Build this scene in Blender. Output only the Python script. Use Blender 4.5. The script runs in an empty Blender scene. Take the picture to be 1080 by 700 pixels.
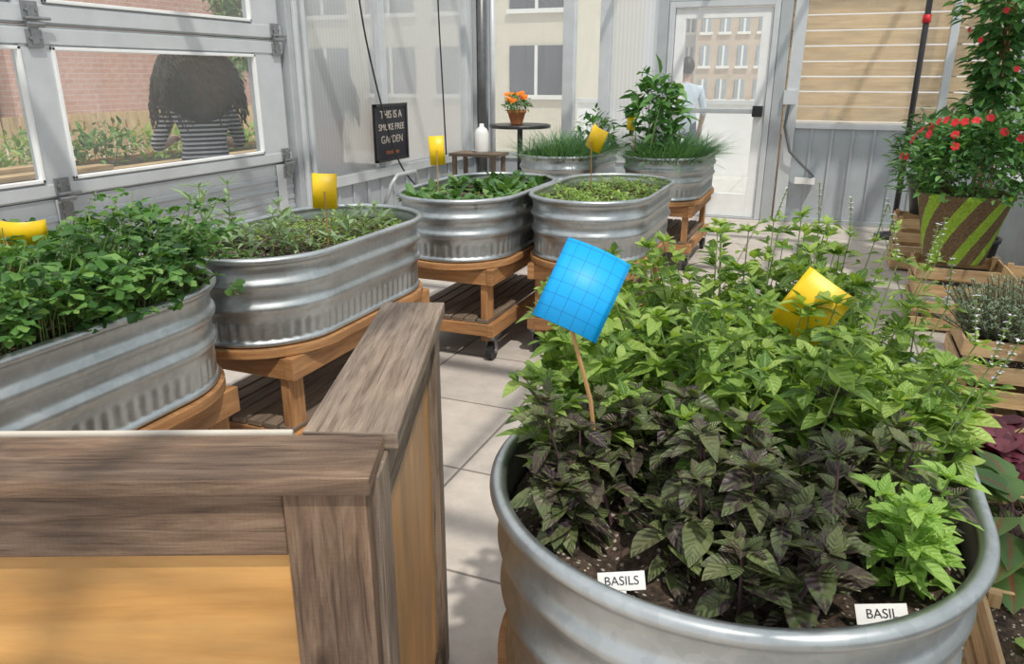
import bpy, math, random
import numpy as np
from mathutils import Vector, Matrix, Euler
random.seed(7); rng=np.random.default_rng(7)
S=bpy.context.scene
COL=S.collection
# ------------------------------------------------------------------ materials
def newmat(name):
    m=bpy.data.materials.new(name); m.use_nodes=True
    nt=m.node_tree; nt.nodes.clear()
    out=nt.nodes.new('ShaderNodeOutputMaterial')
    return m,nt,out
def N(nt,t,**kw):
    n=nt.nodes.new(t)
    for k,v in kw.items():
        if k in n.inputs: n.inputs[k].default_value=v
        else: setattr(n,k,v)
    return n
def ramp(nt,stops):
    r=nt.nodes.new('ShaderNodeValToRGB'); e=r.color_ramp.elements
    while len(e)<len(stops): e.new(0.5)
    for i,(p,c) in enumerate(stops):
        e[i].position=p; e[i].color=(c[0],c[1],c[2],1)
    return r
def simple(name,col,rough=.6,metal=0,noise=0.12,scale=20,bump=0.0):
    m,nt,out=newmat(name)
    b=N(nt,'ShaderNodeBsdfPrincipled',Roughness=rough,Metallic=metal)
    tc=N(nt,'ShaderNodeTexCoord'); nz=N(nt,'ShaderNodeTexNoise',Scale=scale,Detail=5)
    nt.links.new(tc.outputs['Object'],nz.inputs['Vector'])
    a=[max(0,c*(1-noise)) for c in col]; d=[min(1,c*(1+noise)) for c in col]
    r=ramp(nt,[(.3,a),(.7,d)])
    nt.links.new(nz.outputs['Fac'],r.inputs['Fac']); nt.links.new(r.outputs['Color'],b.inputs['Base Color'])
    if bump:
        bp=N(nt,'ShaderNodeBump',Strength=bump,Distance=.01)
        nt.links.new(nz.outputs['Fac'],bp.inputs['Height']); nt.links.new(bp.outputs['Normal'],b.inputs['Normal'])
    nt.links.new(b.outputs[0],out.inputs[0]); return m
def wood(name,c1,c2,c3,sx=4,sy=70,rough=.75,saw=0.0,bump=.35,patch=(.35,.65)):
    m,nt,out=newmat(name)
    b=N(nt,'ShaderNodeBsdfPrincipled',Roughness=rough)
    uv=N(nt,'ShaderNodeUVMap'); mp=N(nt,'ShaderNodeMapping'); mp.inputs['Scale'].default_value=(sx,sy,1)
    nt.links.new(uv.outputs[0],mp.inputs['Vector'])
    nz=N(nt,'ShaderNodeTexNoise',Scale=1.0,Detail=9,Roughness=.7,Distortion=.6); nt.links.new(mp.outputs[0],nz.inputs['Vector'])
    r=ramp(nt,[(.3,c1),(.5,c2),(.72,c3)]); nt.links.new(nz.outputs['Fac'],r.inputs['Fac'])
    mp2=N(nt,'ShaderNodeMapping'); mp2.inputs['Scale'].default_value=(3,9,1); nt.links.new(uv.outputs[0],mp2.inputs['Vector'])
    n2=N(nt,'ShaderNodeTexNoise',Scale=1.0,Detail=4); nt.links.new(mp2.outputs[0],n2.inputs['Vector'])
    r2=ramp(nt,[(patch[0],(.62,.62,.64)),(patch[1],(1.12,1.08,1.02))]); nt.links.new(n2.outputs['Fac'],r2.inputs['Fac'])
    mx=N(nt,'ShaderNodeMixRGB',blend_type='MULTIPLY'); mx.inputs[0].default_value=.85
    nt.links.new(r.outputs[0],mx.inputs[1]); nt.links.new(r2.outputs[0],mx.inputs[2])
    last=mx
    h=nz.outputs['Fac']
    if saw:
        mk=N(nt,'ShaderNodeMapping'); mk.inputs['Scale'].default_value=(4.5,9,1); nt.links.new(uv.outputs[0],mk.inputs['Vector'])
        vo=N(nt,'ShaderNodeTexVoronoi',Scale=1.0); nt.links.new(mk.outputs[0],vo.inputs['Vector'])
        rk=ramp(nt,[(.05,(.3,.25,.22)),(.17,(1,1,1))]); nt.links.new(vo.outputs['Distance'],rk.inputs[0])
        m3=N(nt,'ShaderNodeMixRGB',blend_type='MULTIPLY'); m3.inputs[0].default_value=.85
        nt.links.new(last.outputs[0],m3.inputs[1]); nt.links.new(rk.outputs[0],m3.inputs[2]); last=m3
        mc=N(nt,'ShaderNodeMapping'); mc.inputs['Scale'].default_value=(5,160,1); nt.links.new(uv.outputs[0],mc.inputs['Vector'])
        nc=N(nt,'ShaderNodeTexNoise',Scale=1.0,Detail=3); nt.links.new(mc.outputs[0],nc.inputs['Vector'])
        rc=ramp(nt,[(.32,(.4,.36,.33)),(.42,(1,1,1))]); nt.links.new(nc.outputs['Fac'],rc.inputs[0])
        m4=N(nt,'ShaderNodeMixRGB',blend_type='MULTIPLY'); m4.inputs[0].default_value=.8
        nt.links.new(last.outputs[0],m4.inputs[1]); nt.links.new(rc.outputs[0],m4.inputs[2]); last=m4
        wv=N(nt,'ShaderNodeTexWave',Scale=40,Distortion=5,Detail=3); wv.bands_direction='X'; nt.links.new(uv.outputs[0],wv.inputs['Vector'])
        m2=N(nt,'ShaderNodeMixRGB',blend_type='MULTIPLY'); m2.inputs[0].default_value=saw
        rr=ramp(nt,[(0,(.6,.6,.6)),(.6,(1,1,1))]); nt.links.new(wv.outputs['Fac'],rr.inputs['Fac'])
        nt.links.new(last.outputs[0],m2.inputs[1]); nt.links.new(rr.outputs[0],m2.inputs[2]); last=m2
    nt.links.new(last.outputs[0],b.inputs['Base Color'])
    bp=N(nt,'ShaderNodeBump',Strength=bump,Distance=.006); nt.links.new(h,bp.inputs['Height']); nt.links.new(bp.outputs[0],b.inputs['Normal'])
    nt.links.new(b.outputs[0],out.inputs[0]); return m
def leafmat(name,c1,c2,c3=None,vein=None,trans=.35,rough=.5,edge=None,pucker=0,mid=.6):
    m,nt,out=newmat(name)
    geo=N(nt,'ShaderNodeNewGeometry')
    stops=[(0,c1),(1,c2)] if c3 is None else [(0,c1),(mid,c2),(1,c3)]
    r=ramp(nt,stops); nt.links.new(geo.outputs['Random Per Island'],r.inputs['Fac'])
    last=r.outputs[0]
    uv=N(nt,'ShaderNodeUVMap'); sep=N(nt,'ShaderNodeSeparateXYZ'); nt.links.new(uv.outputs[0],sep.inputs[0])
    ab=N(nt,'ShaderNodeMath',operation='ABSOLUTE'); nt.links.new(sep.outputs[0],ab.inputs[0])
    if vein:
        lt=N(nt,'ShaderNodeMapRange'); lt.inputs[1].default_value=.0; lt.inputs[2].default_value=.2; lt.inputs[3].default_value=.7; lt.inputs[4].default_value=0
        nt.links.new(ab.outputs[0],lt.inputs[0])
        mx=N(nt,'ShaderNodeMixRGB'); nt.links.new(lt.outputs[0],mx.inputs[0]); nt.links.new(last,mx.inputs[1]); mx.inputs[2].default_value=(*vein,1); last=mx.outputs[0]
    if edge:
        nz=N(nt,'ShaderNodeTexNoise',Scale=40,Detail=2); tc=N(nt,'ShaderNodeTexCoord'); nt.links.new(tc.outputs['Object'],nz.inputs['Vector'])
        rr=ramp(nt,[(.48,(0,0,0)),(.58,(1,1,1))]); nt.links.new(nz.outputs['Fac'],rr.inputs[0])
        mx=N(nt,'ShaderNodeMixRGB'); nt.links.new(rr.outputs[0],mx.inputs[0]); nt.links.new(last,mx.inputs[1]); mx.inputs[2].default_value=(*edge,1); last=mx.outputs[0]
    b=N(nt,'ShaderNodeBsdfPrincipled',Roughness=rough); nt.links.new(last,b.inputs['Base Color'])
    if pucker:
        m1=N(nt,'ShaderNodeMath',operation='MULTIPLY'); m1.inputs[1].default_value=38; nt.links.new(sep.outputs[1],m1.inputs[0])
        m2=N(nt,'ShaderNodeMath',operation='MULTIPLY_ADD'); m2.inputs[1].default_value=-8; nt.links.new(ab.outputs[0],m2.inputs[0]); nt.links.new(m1.outputs[0],m2.inputs[2])
        sn=N(nt,'ShaderNodeMath',operation='SINE'); nt.links.new(m2.outputs[0],sn.inputs[0])
        bp=N(nt,'ShaderNodeBump',Strength=pucker,Distance=.0015); nt.links.new(sn.outputs[0],bp.inputs['Height']); nt.links.new(bp.outputs[0],b.inputs['Normal'])
    t=N(nt,'ShaderNodeBsdfTranslucent'); 
    br=N(nt,'ShaderNodeMixRGB',blend_type='MULTIPLY'); br.inputs[0].default_value=1; br.inputs[2].default_value=(1.4,1.35,.6,1); nt.links.new(last,br.inputs[1])
    nt.links.new(br.outputs[0],t.inputs[0])
    ms=N(nt,'ShaderNodeMixShader'); ms.inputs[0].default_value=trans
    nt.links.new(b.outputs[0],ms.inputs[1]); nt.links.new(t.outputs[0],ms.inputs[2]); nt.links.new(ms.outputs[0],out.inputs[0])
    return m
def galv():
    m,nt,out=newmat('galvanized_steel')
    b=N(nt,'ShaderNodeBsdfPrincipled',Metallic=.9,Roughness=.36)
    tc=N(nt,'ShaderNodeTexCoord'); vo=N(nt,'ShaderNodeTexVoronoi',Scale=60); nt.links.new(tc.outputs['Object'],vo.inputs['Vector'])
    bw=N(nt,'ShaderNodeRGBToBW'); nt.links.new(vo.outputs['Color'],bw.inputs[0])
    nz=N(nt,'ShaderNodeTexNoise',Scale=5,Detail=6); nt.links.new(tc.outputs['Object'],nz.inputs['Vector'])
    ad=N(nt,'ShaderNodeMath',operation='ADD'); mu=N(nt,'ShaderNodeMath',operation='MULTIPLY'); mu.inputs[1].default_value=.22
    nt.links.new(bw.outputs[0],mu.inputs[0]); nt.links.new(mu.outputs[0],ad.inputs[0]); nt.links.new(nz.outputs['Fac'],ad.inputs[1])
    r=ramp(nt,[(.4,(.38,.41,.42)),(.85,(.56,.59,.60))]); nt.links.new(ad.outputs[0],r.inputs[0]); nt.links.new(r.outputs[0],b.inputs['Base Color'])
    r2=ramp(nt,[(.3,(.30,.30,.30)),(.7,(.45,.45,.45))]); nt.links.new(nz.outputs['Fac'],r2.inputs[0]); nt.links.new(r2.outputs[0],b.inputs['Roughness'])
    bp=N(nt,'ShaderNodeBump',Strength=.06,Distance=.01); nt.links.new(nz.outputs['Fac'],bp.inputs['Height']); nt.links.new(bp.outputs[0],b.inputs['Normal'])
    nt.links.new(b.outputs[0],out.inputs[0]); return m
def glassmat(name,tcol=(.96,.98,.98),dust=.0):
    m,nt,out=newmat(name)
    t=N(nt,'ShaderNodeBsdfTransparent'); t.inputs[0].default_value=(*tcol,1)
    g=N(nt,'ShaderNodeBsdfGlossy',Roughness=.03)
    lw=N(nt,'ShaderNodeLayerWeight',Blend=.5); pw=N(nt,'ShaderNodeMath',operation='POWER'); pw.inputs[1].default_value=4; nt.links.new(lw.outputs['Facing'],pw.inputs[0])
    ma=N(nt,'ShaderNodeMath',operation='MULTIPLY_ADD'); ma.inputs[1].default_value=.55; ma.inputs[2].default_value=.035; nt.links.new(pw.outputs[0],ma.inputs[0])
    ms=N(nt,'ShaderNodeMixShader'); nt.links.new(ma.outputs[0],ms.inputs[0]); nt.links.new(t.outputs[0],ms.inputs[1]); nt.links.new(g.outputs[0],ms.inputs[2])
    last=ms
    if dust:
        tl=N(nt,'ShaderNodeBsdfTranslucent'); tl.inputs[0].default_value=(.9,.9,.9,1)
        m2=N(nt,'ShaderNodeMixShader'); m2.inputs[0].default_value=dust; nt.links.new(ms.outputs[0],m2.inputs[1]); nt.links.new(tl.outputs[0],m2.inputs[2]); last=m2
    nt.links.new(last.outputs[0],out.inputs[0]); return m
def pcmat(name,clear=.4,col=(.75,.79,.8),tr=.55):
    m,nt,out=newmat(name)
    tc=N(nt,'ShaderNodeTexCoord'); wv=N(nt,'ShaderNodeTexWave',Scale=14,Distortion=0); wv.bands_direction='DIAGONAL' 
    sep=N(nt,'ShaderNodeSeparateXYZ'); nt.links.new(tc.outputs['Object'],sep.inputs[0]); cb=N(nt,'ShaderNodeCombineXYZ'); nt.links.new(sep.outputs[0],cb.inputs[0]); nt.links.new(sep.outputs[1],cb.inputs[1])
    nt.links.new(cb.outputs[0],wv.inputs['Vector'])
    r=ramp(nt,[(0,[c*.9 for c in col]),(1,col)]); nt.links.new(wv.outputs['Fac'],r.inputs[0])
    d=N(nt,'ShaderNodeBsdfPrincipled',Roughness=.35); nt.links.new(r.outputs[0],d.inputs['Base Color'])
    tl=N(nt,'ShaderNodeBsdfTranslucent'); nt.links.new(r.outputs[0],tl.inputs[0])
    m1=N(nt,'ShaderNodeMixShader'); m1.inputs[0].default_value=tr; nt.links.new(d.outputs[0],m1.inputs[1]); nt.links.new(tl.outputs[0],m1.inputs[2])
    t=N(nt,'ShaderNodeBsdfTransparent')
    m2=N(nt,'ShaderNodeMixShader'); m2.inputs[0].default_value=clear; nt.links.new(m1.outputs[0],m2.inputs[1]); nt.links.new(t.outputs[0],m2.inputs[2])
    nt.links.new(m2.outputs[0],out.inputs[0]); return m
def soilmat():
    m,nt,out=newmat('potting_soil')
    b=N(nt,'ShaderNodeBsdfPrincipled',Roughness=.95)
    tc=N(nt,'ShaderNodeTexCoord'); nz=N(nt,'ShaderNodeTexNoise',Scale=60,Detail=8); nt.links.new(tc.outputs['Object'],nz.inputs['Vector'])
    r=ramp(nt,[(.35,(.025,.016,.011)),(.65,(.11,.072,.048))]); nt.links.new(nz.outputs['Fac'],r.inputs[0])
    vo=N(nt,'ShaderNodeTexVoronoi',Scale=120); nt.links.new(tc.outputs['Object'],vo.inputs['Vector'])
    bw=N(nt,'ShaderNodeRGBToBW'); nt.links.new(vo.outputs['Color'],bw.inputs[0])
    gt=N(nt,'ShaderNodeMath',operation='GREATER_THAN'); gt.inputs[1].default_value=.64; nt.links.new(bw.outputs[0],gt.inputs[0])
    lt=N(nt,'ShaderNodeMath',operation='LESS_THAN'); lt.inputs[1].default_value=.36; nt.links.new(vo.outputs['Distance'],lt.inputs[0])
    mu=N(nt,'ShaderNodeMath',operation='MULTIPLY'); nt.links.new(gt.outputs[0],mu.inputs[0]); nt.links.new(lt.outputs[0],mu.inputs[1])
    mx=N(nt,'ShaderNodeMixRGB'); nt.links.new(mu.outputs[0],mx.inputs[0]); nt.links.new(r.outputs[0],mx.inputs[1]); mx.inputs[2].default_value=(.45,.40,.34,1)
    nt.links.new(mx.outputs[0],b.inputs['Base Color'])
    bp=N(nt,'ShaderNodeBump',Strength=1,Distance=.02); nt.links.new(nz.outputs['Fac'],bp.inputs['Height']); nt.links.new(bp.outputs[0],b.inputs['Normal'])
    nt.links.new(b.outputs[0],out.inputs[0]); return m
def tilemat(name,c1,c2,mort,size,rough=.75,ms=.006,yz=False):
    m,nt,out=newmat(name)
    b=N(nt,'ShaderNodeBsdfPrincipled',Roughness=rough)
    tc=N(nt,'ShaderNodeTexCoord'); br=N(nt,'ShaderNodeTexBrick',Scale=1.0); br.offset=.5 if yz else 0; br.squash=1
    br.inputs['Brick Width'].default_value=size[0]; br.inputs['Row Height'].default_value=size[1]; br.inputs['Mortar Size'].default_value=ms
    br.inputs['Color1'].default_value=(*c1,1); br.inputs['Color2'].default_value=(*c2,1); br.inputs['Mortar'].default_value=(*mort,1)
    src=tc.outputs['Object']
    if yz:
        sp=N(nt,'ShaderNodeSeparateXYZ'); nt.links.new(src,sp.inputs[0]); ad=N(nt,'ShaderNodeMath',operation='ADD'); nt.links.new(sp.outputs[0],ad.inputs[0]); nt.links.new(sp.outputs[1],ad.inputs[1])
        cb=N(nt,'ShaderNodeCombineXYZ'); nt.links.new(ad.outputs[0],cb.inputs[0]); nt.links.new(sp.outputs[2],cb.inputs[1]); src=cb.outputs[0]
    nt.links.new(src,br.inputs['Vector'])
    nz=N(nt,'ShaderNodeTexNoise',Scale=7,Detail=8,Roughness=.7); nt.links.new(tc.outputs['Object'],nz.inputs['Vector'])
    r=ramp(nt,[(.3,(.8,.8,.8)),(.7,(1.1,1.1,1.1))]); nt.links.new(nz.outputs['Fac'],r.inputs[0])
    mx=N(nt,'ShaderNodeMixRGB',blend_type='MULTIPLY'); mx.inputs[0].default_value=1; nt.links.new(br.outputs[0],mx.inputs[1]); nt.links.new(r.outputs[0],mx.inputs[2])
    nt.links.new(mx.outputs[0],b.inputs['Base Color'])
    bp=N(nt,'ShaderNodeBump',Strength=.3,Distance=.01); bp.invert=True; nt.links.new(br.outputs['Fac'],bp.inputs['Height']); nt.links.new(bp.outputs[0],b.inputs['Normal'])
    nt.links.new(b.outputs[0],out.inputs[0]); return m
def stripemat(name,ca,cb,scale,axis=2,duty=.5):
    m,nt,out=newmat(name)
    b=N(nt,'ShaderNodeBsdfPrincipled',Roughness=.85)
    tc=N(nt,'ShaderNodeTexCoord'); sep=N(nt,'ShaderNodeSeparateXYZ'); nt.links.new(tc.outputs['Object'],sep.inputs[0])
    mu=N(nt,'ShaderNodeMath',operation='MULTIPLY'); mu.inputs[1].default_value=scale; nt.links.new(sep.outputs[axis],mu.inputs[0])
    fr=N(nt,'ShaderNodeMath',operation='FRACT'); nt.links.new(mu.outputs[0],fr.inputs[0])
    gt=N(nt,'ShaderNodeMath',operation='GREATER_THAN'); gt.inputs[1].default_value=duty; nt.links.new(fr.outputs[0],gt.inputs[0])
    mx=N(nt,'ShaderNodeMixRGB'); nt.links.new(gt.outputs[0],mx.inputs[0]); mx.inputs[1].default_value=(*ca,1); mx.inputs[2].default_value=(*cb,1)
    nt.links.new(mx.outputs[0],b.inputs['Base Color']); nt.links.new(b.outputs[0],out.inputs[0]); return m

M={}
M['galv']=galv(); M['soil']=soilmat()
M['alu']=simple('aluminium_frame',(.45,.48,.50),.4,.2,.06,6)
M['aluL']=simple('light_aluminium',(.60,.63,.65),.35,.2,.06,6)
M['hinge']=simple('galvanized_hinge',(.33,.34,.35),.35,.85,.1,40)
M['knee']=simple('knee_wall_metal',(.42,.46,.49),.5,.1,.06,5)
M['white']=simple('white_paint',(.85,.86,.86),.5,0,.04,8)
M['glass']=glassmat('clear_glass')
M['glassd']=glassmat('dusty_glass',dust=.10)
M['pc']=pcmat('polycarbonate_sheet',.45,(.78,.81,.82),.6)
M['pcc']=pcmat('clear_polycarbonate',.82,(.9,.88,.82))
M['reclaimed']=wood('reclaimed_grey_wood',(.14,.10,.075),(.28,.215,.165),(.42,.34,.275),5,60,.8,.15,.6)
M['reclaimed2']=wood('reclaimed_brown_wood',(.07,.04,.026),(.18,.115,.075),(.31,.22,.155),5,50,.7,.12,.6)
M['ply']=wood('varnished_plywood',(.46,.23,.06),(.58,.31,.095),(.66,.39,.14),1.2,14,.45,0,.05)
M['cart']=wood('cart_pine',(.28,.125,.045),(.43,.215,.085),(.55,.32,.15),4,50,.65,0,.2)
M['crate']=wood('crate_pine',(.42,.25,.11),(.62,.42,.22),(.74,.55,.33),4,55,.7,0,.2)
M['deck']=wood('grey_deck_boards',(.10,.075,.055),(.20,.15,.11),(.3,.23,.17),4,50,.8,0,.3)
M['siding']=wood('cedar_siding',(.58,.40,.20),(.72,.54,.32),(.82,.66,.44),2,40,.6,0,.1,(.2,.6))
M['black']=simple('black_rubber',(.02,.02,.022),.5)
M['blackplastic']=simple('black_plastic',(.025,.025,.028),.35)
M['yellow']=simple('yellow_sticky_card',(.90,.58,.01),.4,0,.05,30)
M['wht']=simple('white_tag',(.8,.8,.78),.5,0,.02)
M['fabric']=simple('liner_fabric',(.56,.51,.44),.9,0,.05)
M['ink']=simple('ink',(.02,.02,.03),.6)
M['stick']=wood('bamboo_stick',(.40,.20,.08),(.55,.32,.14),(.65,.42,.2),3,40)
M['floor']=tilemat('concrete_pavers',(.55,.49,.435),(.49,.44,.395),(.22,.19,.165),(.61,.61))
M['ground']=tilemat('terrace_pavers',(.72,.68,.64),(.66,.62,.58),(.45,.4,.37),(.6,.6))
def tile_blue():
    m,nt,out=newmat('blue_sticky_card')
    b=N(nt,'ShaderNodeBsdfPrincipled',Roughness=.5)
    uv=N(nt,'ShaderNodeUVMap'); br=N(nt,'ShaderNodeTexBrick',Scale=1.0); br.offset=0
    br.inputs['Brick Width'].default_value=.02; br.inputs['Row Height'].default_value=.02; br.inputs['Mortar Size'].default_value=.0004
    br.inputs['Color1'].default_value=(.0,.36,.82,1); br.inputs['Color2'].default_value=(.0,.37,.84,1); br.inputs['Mortar'].default_value=(.0,.15,.42,1)
    nt.links.new(uv.outputs[0],br.inputs['Vector'])
    nt.links.new(br.outputs[0],b.inputs['Base Color']); nt.links.new(b.outputs[0],out.inputs[0]); return m
M['blue']=tile_blue()
M['basil']=leafmat('basil_leaf',(.095,.20,.035),(.25,.40,.07),(.45,.60,.16),(.42,.56,.2),.38,.45,pucker=.5,mid=.52)
M['basilb']=leafmat('bright_basil_leaf',(.22,.42,.07),(.38,.58,.14),None,(.46,.62,.23),.38,pucker=.5)
M['purple']=leafmat('purple_basil_leaf',(.042,.027,.033),(.095,.075,.055),(.20,.25,.09),(.19,.19,.09),.2,.4,edge=(.11,.14,.055),pucker=.6,mid=.55)
M['parsley']=leafmat('parsley_leaf',(.04,.12,.03),(.10,.24,.05),(.22,.39,.10),None,.3)
M['sage']=leafmat('sage_leaf',(.18,.28,.15),(.32,.44,.26),None,(.42,.52,.33),.3,.8)
M['thyme']=leafmat('thyme_leaf',(.12,.22,.05),(.26,.42,.10),(.42,.54,.16),None,.35)
M['chive']=leafmat('chive_blade',(.05,.15,.07),(.15,.30,.13),None,None,.3)
M['spinach']=leafmat('spinach_leaf',(.035,.11,.03),(.10,.23,.06),(.18,.32,.09),(.2,.32,.12),.25)
M['rosemary']=leafmat('rosemary_needle',(.18,.25,.17),(.36,.44,.31),None,None,.2,.8)
M['bush']=leafmat('impatiens_leaf',(.03,.11,.035),(.09,.23,.06),(.2,.38,.11),(.15,.3,.1),.3)
M['heuchera']=leafmat('heuchera_leaf',(.06,.012,.022),(.17,.03,.055),(.24,.07,.085),(.07,.02,.03),.2)
M['coleus']=leafmat('coleus_leaf',(.10,.2,.06),(.22,.34,.1),None,(.4,.06,.08),.3)
M['tree']=leafmat('tree_leaf',(.08,.16,.07),(.22,.33,.15),None,None,.4)
M['stem']=simple('green_stem',(.2,.28,.08),.6)
M['pstem']=simple('purple_stem',(.1,.05,.06),.6)
M['brownstem']=simple('brown_stem',(.16,.10,.05),.8)
M['petalw']=simple('pale_lilac_petal',(.66,.62,.70),.6)
M['petalr']=simple('red_petal',(.62,.012,.02),.5)
M['petalo']=simple('orange_petal',(.9,.22,.01),.5)
M['terra']=simple('terracotta',(.55,.2,.08),.8)
M['skin']=simple('skin',(.52,.33,.24),.55)
M['hair']=simple('dark_hair',(.028,.02,.018),.5,0,.3,60)
M['navy']=stripemat('striped_shirt',(.02,.025,.06),(.72,.73,.76),36,2,.55)
M['jeans']=simple('jeans',(.07,.09,.16),.8)
M['shoe']=simple('shoe',(.04,.04,.04),.6)
M['redshirt']=simple('red_shirt',(.4,.08,.07),.8)
M['paleshirt']=simple('pale_shirt',(.55,.65,.75),.8)
M['brick']=tilemat('brick',(.58,.33,.27),(.62,.38,.32),(.62,.5,.45),(.4,.13),.9,.012,True)
M['beige']=simple('beige_stucco',(.66,.61,.51),.9,0,.05,3)
M['brown']=simple('brown_facade',(.55,.46,.38),.9,0,.1,3)
M['greyb']=simple('grey_facade',(.62,.63,.64),.9,0,.08,3)
M['win']=simple('window_pane',(.09,.10,.12),.15,0,.1,2)
M['winl']=simple('pale_window',(.36,.41,.46),.2,0,.1,2)
M['darkpipe']=simple('dark_pipe',(.16,.165,.17),.4,.5)
# ------------------------------------------------------------------ mesh builder
class MB:
    def __init__(s): s.V=[];s.F=[];s.MI=[];s.UV=[];s.n=0;s.mats=[]
    def mi(s,m):
        if m not in s.mats: s.mats.append(m)
        return s.mats.index(m)
    def add(s,verts,faces,m,uvs=None):
        i=s.mi(m); s.V.append(np.asarray(verts,dtype=float).reshape(-1,3)); k=s.n
        for j,f in enumerate(faces):
            s.F.append(tuple(a+k for a in f)); s.MI.append(i)
            if uvs is None: s.UV.extend([(0.,0.)]*len(f))
            else: s.UV.extend(uvs[j])
        s.n+=len(s.V[-1])
    def box(s,c,sz,m,R=None):
        hx,hy,hz=[a/2 for a in sz]; L=int(np.argmax(sz)); o=(random.random()*9,random.random()*9)
        P=[(x,y,z) for x in(-hx,hx) for y in(-hy,hy) for z in(-hz,hz)]
        F=[(0,1,3,2),(4,6,7,5),(0,4,5,1),(2,3,7,6),(0,2,6,4),(1,5,7,3)]; ax=[0,0,1,1,2,2]
        U=[]
        for f,a in zip(F,ax):
            ins=[i for i in range(3) if i!=a]
            if L in ins: p=L; q=[i for i in ins if i!=L][0]
            else: p,q=ins
            U.append([(P[i][p]+o[0],P[i][q]+o[1]+a*.37) for i in f])
        P=np.array(P)
        if R is not None: P=P@np.array(R).T
        s.add(P+np.array(c),F,m,U)
    def bx(s,x0,x1,y0,y1,z0,z1,m): s.box(((x0+x1)/2,(y0+y1)/2,(z0+z1)/2),(x1-x0,y1-y0,z1-z0),m)
    def tube(s,pts,r,m,n=6,cap=True):
        pts=[Vector(p) for p in pts]; k=len(pts); rs=r if hasattr(r,'__len__') else [r]*k
        V=[];F=[];up=Vector((.13,.27,1)).normalized(); prev=None
        for i,p in enumerate(pts):
            t=(pts[min(i+1,k-1)]-pts[max(i-1,0)])
            if t.length<1e-9: t=Vector((0,0,1))
            t.normalize()
            a=(prev if prev is not None else (up if abs(t.dot(up))<.95 else Vector((1,0,0))))
            a=(a-t*a.dot(t))
            if a.length<1e-6: a=t.orthogonal()
            a.normalize(); prev=a; b=t.cross(a)
            for j in range(n):
                an=2*math.pi*j/n; V.append(tuple(p+(a*math.cos(an)+b*math.sin(an))*rs[i]))
        for i in range(k-1):
            for j in range(n):
                F.append((i*n+j,i*n+(j+1)%n,(i+1)*n+(j+1)%n,(i+1)*n+j))
        if cap: F.append(tuple(range(n))[::-1]); F.append(tuple((k-1)*n+j for j in range(n)))
        s.add(V,F,m)
    def lathe(s,prof,c,m,n=32):
        V=[];F=[];k=len(prof)
        for (r,z) in prof:
            for j in range(n):
                a=2*math.pi*j/n; V.append((c[0]+r*math.cos(a),c[1]+r*math.sin(a),c[2]+z))
        U=[]
        for i in range(k-1):
            for j in range(n):
                F.append((i*n+j,i*n+(j+1)%n,(i+1)*n+(j+1)%n,(i+1)*n+j))
                v0=prof[i][1]; v1=prof[i+1][1]
                U.append([(j/n,v0),((j+1)/n,v0),((j+1)/n,v1),(j/n,v1)])
        s.add(V,F,m,U)
    def sphere(s,c,r,m,n=10,sc=(1,1,1)):
        pr=[(math.sin(math.pi*i/n)*r+1e-5,-math.cos(math.pi*i/n)*r) for i in range(n+1)]
        V=[];F=[];k=len(pr);n2=n*2
        for (a,z) in pr:
            for j in range(n2):
                t=2*math.pi*j/n2; V.append((c[0]+a*math.cos(t)*sc[0],c[1]+a*math.sin(t)*sc[1],c[2]+z*sc[2]))
        for i in range(k-1):
            for j in range(n2): F.append((i*n2+j,i*n2+(j+1)%n2,(i+1)*n2+(j+1)%n2,(i+1)*n2+j))
        s.add(V,F,m)
    def leaves(s,P,D,Nn,Ls,Ws,m,rows=5,fold=.25,curl=.25,prof=None):
        P=np.asarray(P,float);D=np.asarray(D,float);Nn=np.asarray(Nn,float);Ls=np.asarray(Ls,float);Ws=np.asarray(Ws,float)
        if len(P)==0:return
        D=D/np.linalg.norm(D,axis=1,keepdims=True)
        Sd=np.cross(D,Nn); l=np.linalg.norm(Sd,axis=1,keepdims=True); bad=l[:,0]<1e-3
        if bad.any(): Sd[bad]=np.cross(D[bad],np.array([1,0.3,0])); l=np.linalg.norm(Sd,axis=1,keepdims=True)
        Sd/=l; Nn=np.cross(Sd,D)
        if prof is None: prof={3:[(0,.12),(.5,1),(1,.0)],4:[(0,.1),(.3,.9),(.65,.8),(1,0)],5:[(0,.08),(.2,.75),(.48,1),(.78,.62),(1,.02)],7:[(0,.05),(.12,.5),(.28,.9),(.47,1),(.68,.8),(.88,.38),(1,.02)]}[rows]
        k=len(prof); n=len(P); A=np.zeros((n,k*3,3)); uvp=[]
        cu=curl*(0.4+1.2*rng.random(n)); fo=fold*(.3+1.4*rng.random(n))
        for i,(t,w) in enumerate(prof):
            mid=P+D*(Ls*t)[:,None]-Nn*(Ls*cu*t*t)[:,None]
            e=Sd*(Ws*w*.5)[:,None]; up=Nn*(Ws*w*.5*fo)[:,None]
            A[:,i*3]=mid-e+up; A[:,i*3+1]=mid; A[:,i*3+2]=mid+e+up
            uvp+= [(-1,t),(0,t),(1,t)]
        F0=[];
        for i in range(k-1):
            a=i*3; F0+=[(a,a+1,a+4,a+3),(a+1,a+2,a+5,a+4)]
        U0=[(uvp[i]) for f in F0 for i in f]
        base=s.n; ii=s.mi(m)
        s.V.append(A.reshape(-1,3)); s.n+=n*k*3
        for q in range(n):
            o=base+q*k*3
            for f in F0: s.F.append((f[0]+o,f[1]+o,f[2]+o,f[3]+o))
        s.MI.extend([ii]*(len(F0)*n)); s.UV.extend(U0*n)
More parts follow.
